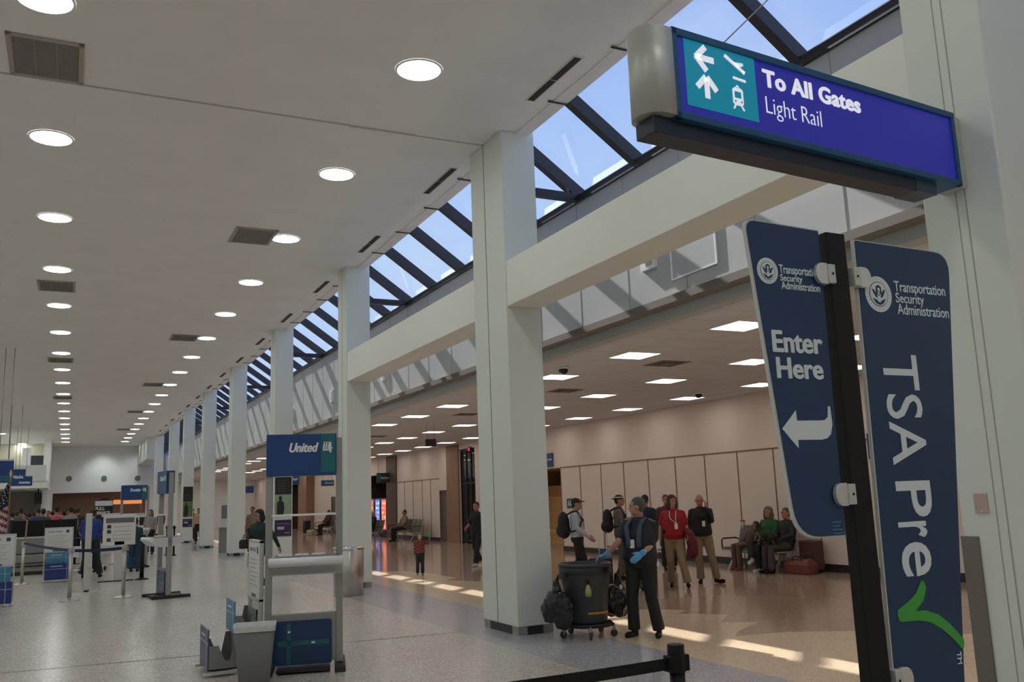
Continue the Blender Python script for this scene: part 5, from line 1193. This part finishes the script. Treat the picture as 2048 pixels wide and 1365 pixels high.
blobby('cloth', [lambda b: b.tube([q - fw * .05 + up * .06, q + up * .02 - rgt * .03, q - up * .14 - rgt * .07, q - up * .30 - rgt * .09], [.07, .085, .10, .085], 12, round_caps=True), lambda b: b.ell(q - up * .30 - rgt * .05, (.10, .055, .12))], cl('maroon_jacket', (.13, .012, .02)), t, .018, 4)
mx_, my_ = 10.50, 13.46
man, J, HP, ax = person('person', 'balding man in black shirt and khaki trousers with hand at his mouth', (mx_, my_), (-.55, -.83), 1.61,
    dict(skin=SKINR, hair=('fringe', cl('hair_white', (.32, .29, .27))), top=(c_blk, 2), legs=c_khaki, shoes=m_blk),
    dict(eL=(-.20, .13, 1.17), wL=(-.085, .185, 1.43), eR=(.23, -.04, 1.12), wR=(.22, .08, .88), hed=(.01, .035, 1.575), kL=(-.15, .10, .49), aL=(-.22, .06, .10), kR=(.09, .04, .49), aR=(.08, -.02, .085), fL=(-.75, .65, 0), fR=(.2, 1, 0)),
    lod=1, head=(8, -14, 0), fat=1.16, hands={'L': ((.2, -.05, 1), (-.3, .8, 0), .45)})
badge(man, J, ax, 1.16, -.03, cord=c_blk)

# --- men with backpacks -------------------------------------------------
c_white = cl('pale_blue_shirt', (.42, .44, .53), .06); c_grey = cl('grey_tee', (.12, .115, .10))
q = fl(1159, 1172)
cap, J, HP, ax = person('person', 'man in dark cap and pale long-sleeved shirt walking right', (q.x, q.y), (.84, -.54), 1.61,
    dict(skin=SKIN, hair=('short', H_DARK), cap=cl('maroon_cap', (.03, .013, .012)), top=(c_white, 2), legs=c_blk, shoes=m_blk),
    dict(eR=(.20, .02, 1.12), wR=(.19, .24, .94), eL=(-.20, .02, 1.12), wL=(-.19, .20, .95), kR=(.09, .12, .50), aR=(.09, .18, .09), kL=(-.09, .02, .49), aL=(-.09, -.20, .11)), lod=1, head=(0, 0, 0))
backpack('large black backpack on the man in the cap', cap, J, ax, cap['s'], c_blk, 1.12, .12)
fw, rgt, up = ax; b = MB().loft([[p + rgt * a_ * .022 + fw * .006 * q_ for a_, q_ in ((-1, -1), (1, -1), (1, 1), (-1, 1))] for p in (J['nek'] + fw * .07 - up * .02, J['che'] + fw * .135, J['wai'] + fw * .138)]); b.build('tie', cl('dark_tie', (.025, .012, .02)), cap)
q = fl(1246, 1160)
gs, J, HP, ax = person('person', 'man in grey t-shirt with white-banded backward cap, looking right', (q.x, q.y), (.80, -.60), 1.64,
    dict(skin=SKINR, hair=('short', H_DARK), cap=cl('dark_cap', (.02, .018, .02)), capback=-1, top=(c_grey, .75), legs=cl('olive_shorts', (.09, .085, .07)), shoes=m_blk),
    dict(eR=(.20, .06, 1.15), wR=(.12, .26, 1.24), eL=(-.20, .06, 1.15), wL=(-.10, .28, 1.22)), lod=1, head=(0, 4, 0))
MB().lathe((0, 0, 0), [(.088, 0), (.091, .008), (.088, .016)], 24, cap=False).build('cap_band', m_sheet, gs).location = HP((0, -.012, .062))
backpack('black backpack on the man in the grey t-shirt', gs, J, ax, gs['s'], c_blk, 1.0, .1)
q = fl(1299, 1152)
person('person', 'dark-haired person in navy top seen from behind the cleaner', (q.x, q.y), (.75, .66), 1.62, dict(skin=SKIN, hair=('short', H_DARK), top=(cl('navy_top', (.014, .018, .05)), 2), legs=c_blk), None, 1)
q = fl(1340, 1140)
person('person', 'person whose face shows just behind the shoulder of the woman in red', (q.x, q.y), (-.5, -.85), 1.60, dict(skin=SKINR, hair=('short', H_BROWN), top=(cl('dark_red_top', (.12, .02, .025)), 1), legs=c_blk), None, 1)

# --- child --------------------------------------------------------------
pl = mat('plaid_shirt', (.26, .045, .05), .8, raw=True); tt, bb = nodes_of(pl)
tc = tt.nodes.new('ShaderNodeTexCoord'); ck = tt.nodes.new('ShaderNodeTexChecker'); ck.inputs['Scale'].default_value = 26; ck.inputs['Color1'].default_value = (.28, .05, .055, 1); ck.inputs['Color2'].default_value = (.09, .03, .035, 1)
tt.links.new(tc.outputs['Object'], ck.inputs['Vector']); tt.links.new(ck.outputs[0], bb.inputs['Base Color'])
chd, J, HP, ax = person('person', 'small blond child in red plaid shirt walking away, arm raised', (7.19, 19.46), (.35, .93), .92,
    dict(skin=SKIN, hair=('short', H_BLOND), top=(pl, 2), legs=cl('dark_jeans', (.012, .015, .028)), shoes=cl('grey_shoes', (.12, .11, .11))),
    dict(hed=(0, .01, 1.555), eR=(.33, .03, 1.28), wR=(.40, .10, 1.46), kR=(.10, .05, .48), aR=(.10, .06, .09), aL=(-.11, -.10, .12), kL=(-.1, .02, .48)), lod=1, fat=1.25)
w = J['wR'] + Vector((.02, .02, .03)); t = thing('balloon_stick', 'bright green stick held up by the small child', 'toy', tuple(chd.location), chd.rotation_euler.z)
MB().tube([w - Vector((0, 0, .06)), w + Vector((-.05, 0, .16))], .012, 8, round_caps=True).build('stick', mat('lime_plastic', (.06, .62, .10), .4, raw=True), t)
q = fl(956, 1133)
person('person', 'person in dark clothes walking out from behind the double column', (q.x, q.y), (-.8, -.5), 1.58, dict(skin=SKINR, hair=('short', H_DARK), top=(c_blk, 1), legs=c_blk, shoes=cl('white_shoes', (.55, .54, .52), .05)),
       dict(eR=(.21, .04, 1.12), wR=(.2, .22, 1.02), kL=(-.1, .16, .5), aL=(-.1, .24, .10), kR=(.1, -.02, .5), aR=(.1, -.26, .14)), 1)
q = fl(517, 1180)
gj, J, HP, ax = person('person', 'dark-haired woman in green jacket striding behind the front airline kiosk', (q.x, q.y), (-.75, -.62), 1.60, dict(skin=SKIN, hair=('long', H_DARK), top=(cl('dark_green_jacket', (.010, .032, .030)), 2), legs=c_blk),
       dict(eL=(-.30, -.12, 1.14), wL=(-.38, -.20, .90), eR=(.24, .05, 1.13), wR=(.14, .22, 1.05), kL=(-.1, .16, .5), aL=(-.1, .22, .09), aR=(.1, -.25, .13)), 1, head=(-15, -10, 0), fat=1.1)
holdall('dark handbag carried by the woman in the green jacket', (q.x - .25, q.y - .12, .84), .4, .34, .26, .14, cl('brown_handbag', (.03, .016, .016)), 'handbag', 'bag')

# --- seated passengers --------------------------------------------------
SIT = dict(pel=(0, -.02, .53), wai=(0, -.07, .68), che=(0, -.11, .88), nek=(0, -.14, 1.05), hed=(0, -.10, 1.19), sR=(.175, -.13, 1.0), eR=(.24, .0, .75), wR=(.10, .20, .68), sL=(-.175, -.13, 1.0), eL=(-.24, .0, .75), wL=(-.10, .20, .66),
           hR=(.09, .02, .52), kR=(.10, .42, .51), aR=(.10, .42, .085), hL=(-.09, .02, .52), kL=(-.10, .42, .51), aL=(-.10, .42, .085))
gw, J, HP, ax = person('person', 'woman in green sweater sitting cross-legged on the bench, white shoes', (12.94, 14.47), (-1, -.12), 1.66, dict(skin=SKIN, hair=('long', H_DBLOND), top=(cl('green_sweater', (.012, .10, .025)), 2), legs=cl('black_leggings', (.012, .013, .017)), shoes=cl('white_trainers', (.58, .56, .54), .05)),
       dict(SIT, kR=(.05, .46, .58), aR=(-.10, .62, .30), fR=(-.25, .9, -.25), wR=(.02, .16, .72), wL=(-.06, .20, .64)), 1, head=(10, 0, 0), fat=1.1)
t = thing('drink_cup', 'clear drink cup with a red lid held beside the woman in green', 'cup', (12.62, 14.80, .84)); MB().cyl((0, 0), .034, 0, .16, 16, 0, .044).build('cup', mat('cup_clear', (.5, .46, .44), .2, raw=True), t); MB().cyl((0, 0), .048, .16, .185, 16).build('lid', mat('lid_red', (.55, .03, .05), .4, raw=True), t); MB().tube([(0, 0, .18), (.01, 0, .28)], .005, 6).build('straw', m_sheet, t)
person('person', 'slouching passenger in brown trousers on the bench beside the woman in green', (12.95, 15.02), (-1, .05), 1.40, dict(skin=SKIND, hair=('short', H_BROWN), top=(cl('brown_top', (.10, .07, .05)), 2), legs=cl('brown_trousers', (.125, .075, .055)), shoes=cl('orange_shoes', (.26, .09, .05))),
       dict(SIT, pel=(0, -.0, .60), wai=(-.03, -.05, .72), che=(-.10, -.07, .84), nek=(-.17, -.09, .98), hed=(-.22, -.06, 1.08), sR=(.04, -.08, .96), sL=(-.28, -.09, .88), eR=(.10, .03, .78), eL=(-.30, .05, .70), hR=(.09, .03, .60), hL=(-.09, .03, .60), kR=(.10, .44, .60), kL=(-.10, .44, .60)), 1)
pd, J, HP, ax = person('person', 'ruddy-faced passenger with a dog on the lap, half hidden by the left sign panel', (12.94, 13.98), (-1, .1), 1.64, dict(skin=SKINR, hair=('short', H_GREY), top=(cl('dark_sweater', (.02, .02, .022)), 2), legs=cl('grey_brown_trousers', (.06, .05, .045)), shoes=m_blk), SIT, 1)
t = thing('dog', 'small black and tan dog sprawled on a passenger lap', 'dog', (12.60, 14.06, .62), 1.5)
m_fur = mat('dog_fur', (.018, .014, .012), .8, raw=True); m_furt = mat('dog_fur_tan', (.24, .12, .055), .8, raw=True)
blobby('body', [lambda b: b.tube([(-.24, 0, .09), (-.10, 0, .12), (.08, 0, .12), (.19, 0, .15)], [.06, .085, .095, .065], 12, round_caps=True), lambda b: b.tube([(.17, 0, .15), (.25, 0, .25)], [.06, .05], 10), lambda b: b.ell((.28, 0, .28), (.062, .05, .05)), lambda b: b.tube([(.30, 0, .27), (.37, 0, .25)], [.034, .022], 8, round_caps=True),
    lambda b: b.tube([(.26, .04, .31), (.25, .06, .36)], [.022, .006], 6), lambda b: b.tube([(.26, -.04, .31), (.25, -.06, .36)], [.022, .006], 6), lambda b: b.tube([(-.26, 0, .1), (-.36, .02, .12)], [.022, .012], 8, round_caps=True),
    lambda b: b.tube([(.12, .06, .08), (.16, .08, -.04), (.22, .08, -.06)], [.036, .024, .02], 8, round_caps=True), lambda b: b.tube([(.12, -.06, .08), (.16, -.08, -.04), (.22, -.08, -.06)], [.036, .024, .02], 8, round_caps=True),
    lambda b: b.tube([(-.18, .06, .08), (-.10, .10, .0), (-.17, .10, -.06)], [.05, .032, .02], 8, round_caps=True), lambda b: b.tube([(-.18, -.06, .08), (-.10, -.10, .0), (-.17, -.10, -.06)], [.05, .032, .02], 8, round_caps=True)], m_fur, t, .011, 3)
MB().ell((.14, .05, .07), (.07, .045, .06)).ell((.19, .08, -.05), (.04, .028, .028)).ell((.19, -.08, -.05), (.04, .028, .028)).ell((.345, 0, .25), (.04, .03, .026)).build('tan_markings', m_furt, t)
MB().ell((.385, 0, .255), (.010, .012, .010)).ell((.315, .03, .30), (.008, .008, .008)).ell((.315, -.03, .30), (.008, .008, .008)).build('nose_and_eyes', M_EYE, t)

q = (12.72, 36.5)
person('person', 'passenger in tan top slumped on the far bench by the wall panels', q, (-1, -.1), 1.66, dict(skin=SKIND, hair=('short', H_DARK), top=(cl('tan_top', (.28, .21, .13)), 2), legs=c_blk), SIT, 1)
person('person', 'passenger in dark clothes sitting on the bench nearest the vending machines', (11.62, 37.4), (-1, -.2), 1.68, dict(skin=SKIN, hair=('short', H_BLOND), top=(c_blk, 2), legs=c_blk), SIT, 1)
person('person', 'passenger in maroon top sitting far away, seen through the kiosk frame', (12.62, 48.6), (-1, -.3), 1.70, dict(skin=SKINR, hair=('short', H_DARK), top=(cl('maroon_top', (.07, .02, .03)), 2), legs=c_blk), SIT, 1)

# --- check-in side --------------------------------------------------------
c_blue = cl('blue_uniform_shirt', (.018, .045, .22))
off, J, HP, ax = person('person', 'stout man in bright blue shirt seen from behind in the check-in area', (.55, 26.3), (.22, .97), 1.78, dict(skin=SKINR, hair=('short', H_BROWN), top=(c_blue, .9), legs=cl('charcoal_trousers', (.018, .019, .021)), shoes=m_blk),
       dict(hed=(.02, .06, 1.57), eR=(.27, .0, 1.10), wR=(.26, .16, .92), eL=(-.27, .02, 1.12), wL=(-.24, .20, .98), kR=(.16, .0, .49), aR=(.24, .0, .085), kL=(-.12, .02, .49), aL=(-.15, .0, .085)), 1, fat=1.42)
MB().box(-.03, .03, -.02, .02, -.05, .05).build('radio', m_blk, off).location = J['pel'] + ax[1] * .14 - ax[0] * .13 + ax[2] * .06
person('person', 'grey-haired man just behind the man in bright blue', (xat(186, 28.6), 28.6), (-.2, -.9), 1.72, dict(skin=SKIN, hair=('short', cl('hair_silver', (.30, .29, .28))), top=(c_blue, 1), legs=c_blk), None, 1)
person('person', 'slim person in pale top and black trousers standing near the far columns', (xat(301, 37.5), 37.5), (-.3, -.9), 1.68, dict(skin=SKIN, hair=('long', H_DBLOND), top=(cl('pale_top', (.30, .29, .28)), 1), legs=c_blk), None, 1)
person('person', 'person in teal jacket and jeans half hidden behind the notice board', (xat(272, 27.6), 27.6), (.3, .95), 1.45, dict(skin=SKIN, hair=('short', H_DARK), top=(cl('teal_jacket', (.012, .05, .055)), 2), legs=cl('blue_jeans', (.02, .05, .085))), None, 1)
for px, yy, lb, tp in ((473, 41.0, 'traveller in tan coat between the fourth and fifth columns', (.30, .17, .10)), (397, 46.0, 'traveller in cream top beside the sixth column', (.40, .30, .18)), (505, 33.0, 'traveller in beige top just left of the green-jacketed woman', (.28, .20, .14)), (322, 60, 'traveller in red top near the seventh column', (.20, .03, .04)), (385, 50, 'traveller in brown coat right of the picture-poster column', (.16, .09, .06))):
    d_ = ray(px, 1040); x = d_.x / d_.y * yy
    person('person', lb, (x, yy), (-.4, -.9), 1.66, dict(skin=SKIND, hair=('short', H_DARK), top=(cl('cloth_' + lb[13:26].replace(' ', '_'), tp), 2), legs=c_blk), None, 0)
CR = [(24, 1.66, 'dark blue', (.02, .03, .10), H_DARK), (33, 1.70, 'navy', (.015, .02, .05), H_BROWN), (41, 1.80, 'grey-green', (.10, .11, .07), H_DARK), (49, 1.62, 'purple', (.05, .03, .10), H_DARK), (59, 1.63, 'black', (.012, .012, .014), H_DARK), (68, 1.66, 'charcoal', (.03, .03, .035), H_BROWN), (75, 1.78, 'bright blue', (.03, .07, .30), H_BROWN), (86, 1.74, 'dark green', (.03, .05, .05), H_DARK), (96, 1.68, 'yellow-grey', (.22, .20, .12), H_DBLOND),
      (105, 1.66, 'violet', (.05, .04, .11), H_DARK), (112, 1.80, 'coral pink', (.55, .14, .14), H_DARK), (119, 1.60, 'pink', (.50, .20, .20), H_DBLOND), (128, 1.64, 'white', (.40, .40, .42), H_DARK), (135, 1.70, 'slate', (.05, .05, .08), H_DARK), (141, 1.76, 'pale grey', (.25, .25, .27), H_DARK), (148, 1.72, 'ink blue', (.02, .03, .08), H_BROWN), (155, 1.74, 'dark brown', (.05, .03, .02), H_BROWN)]
for i, (px, h, cn, c, hm) in enumerate(CR):
    yy = 37.0 + (i * 5 % 7) * .75; d_ = ray(px, 1040); x = d_.x / d_.y * yy
    person('person', 'person in %s top behind the black barrier, %s head from the left' % (cn, ORD[i]), (x, yy), (random.uniform(-.6, .6), (1, .8, 1, -.8, .9)[i % 5]), h * 1.07, dict(skin=(SKIN, SKIND, SKINR)[i % 3], hair=('short', hm), top=(cl('crowd_' + cn.replace(' ', '_'), c), 1), legs=c_blk), None, 0, group='crowd behind the black barrier')
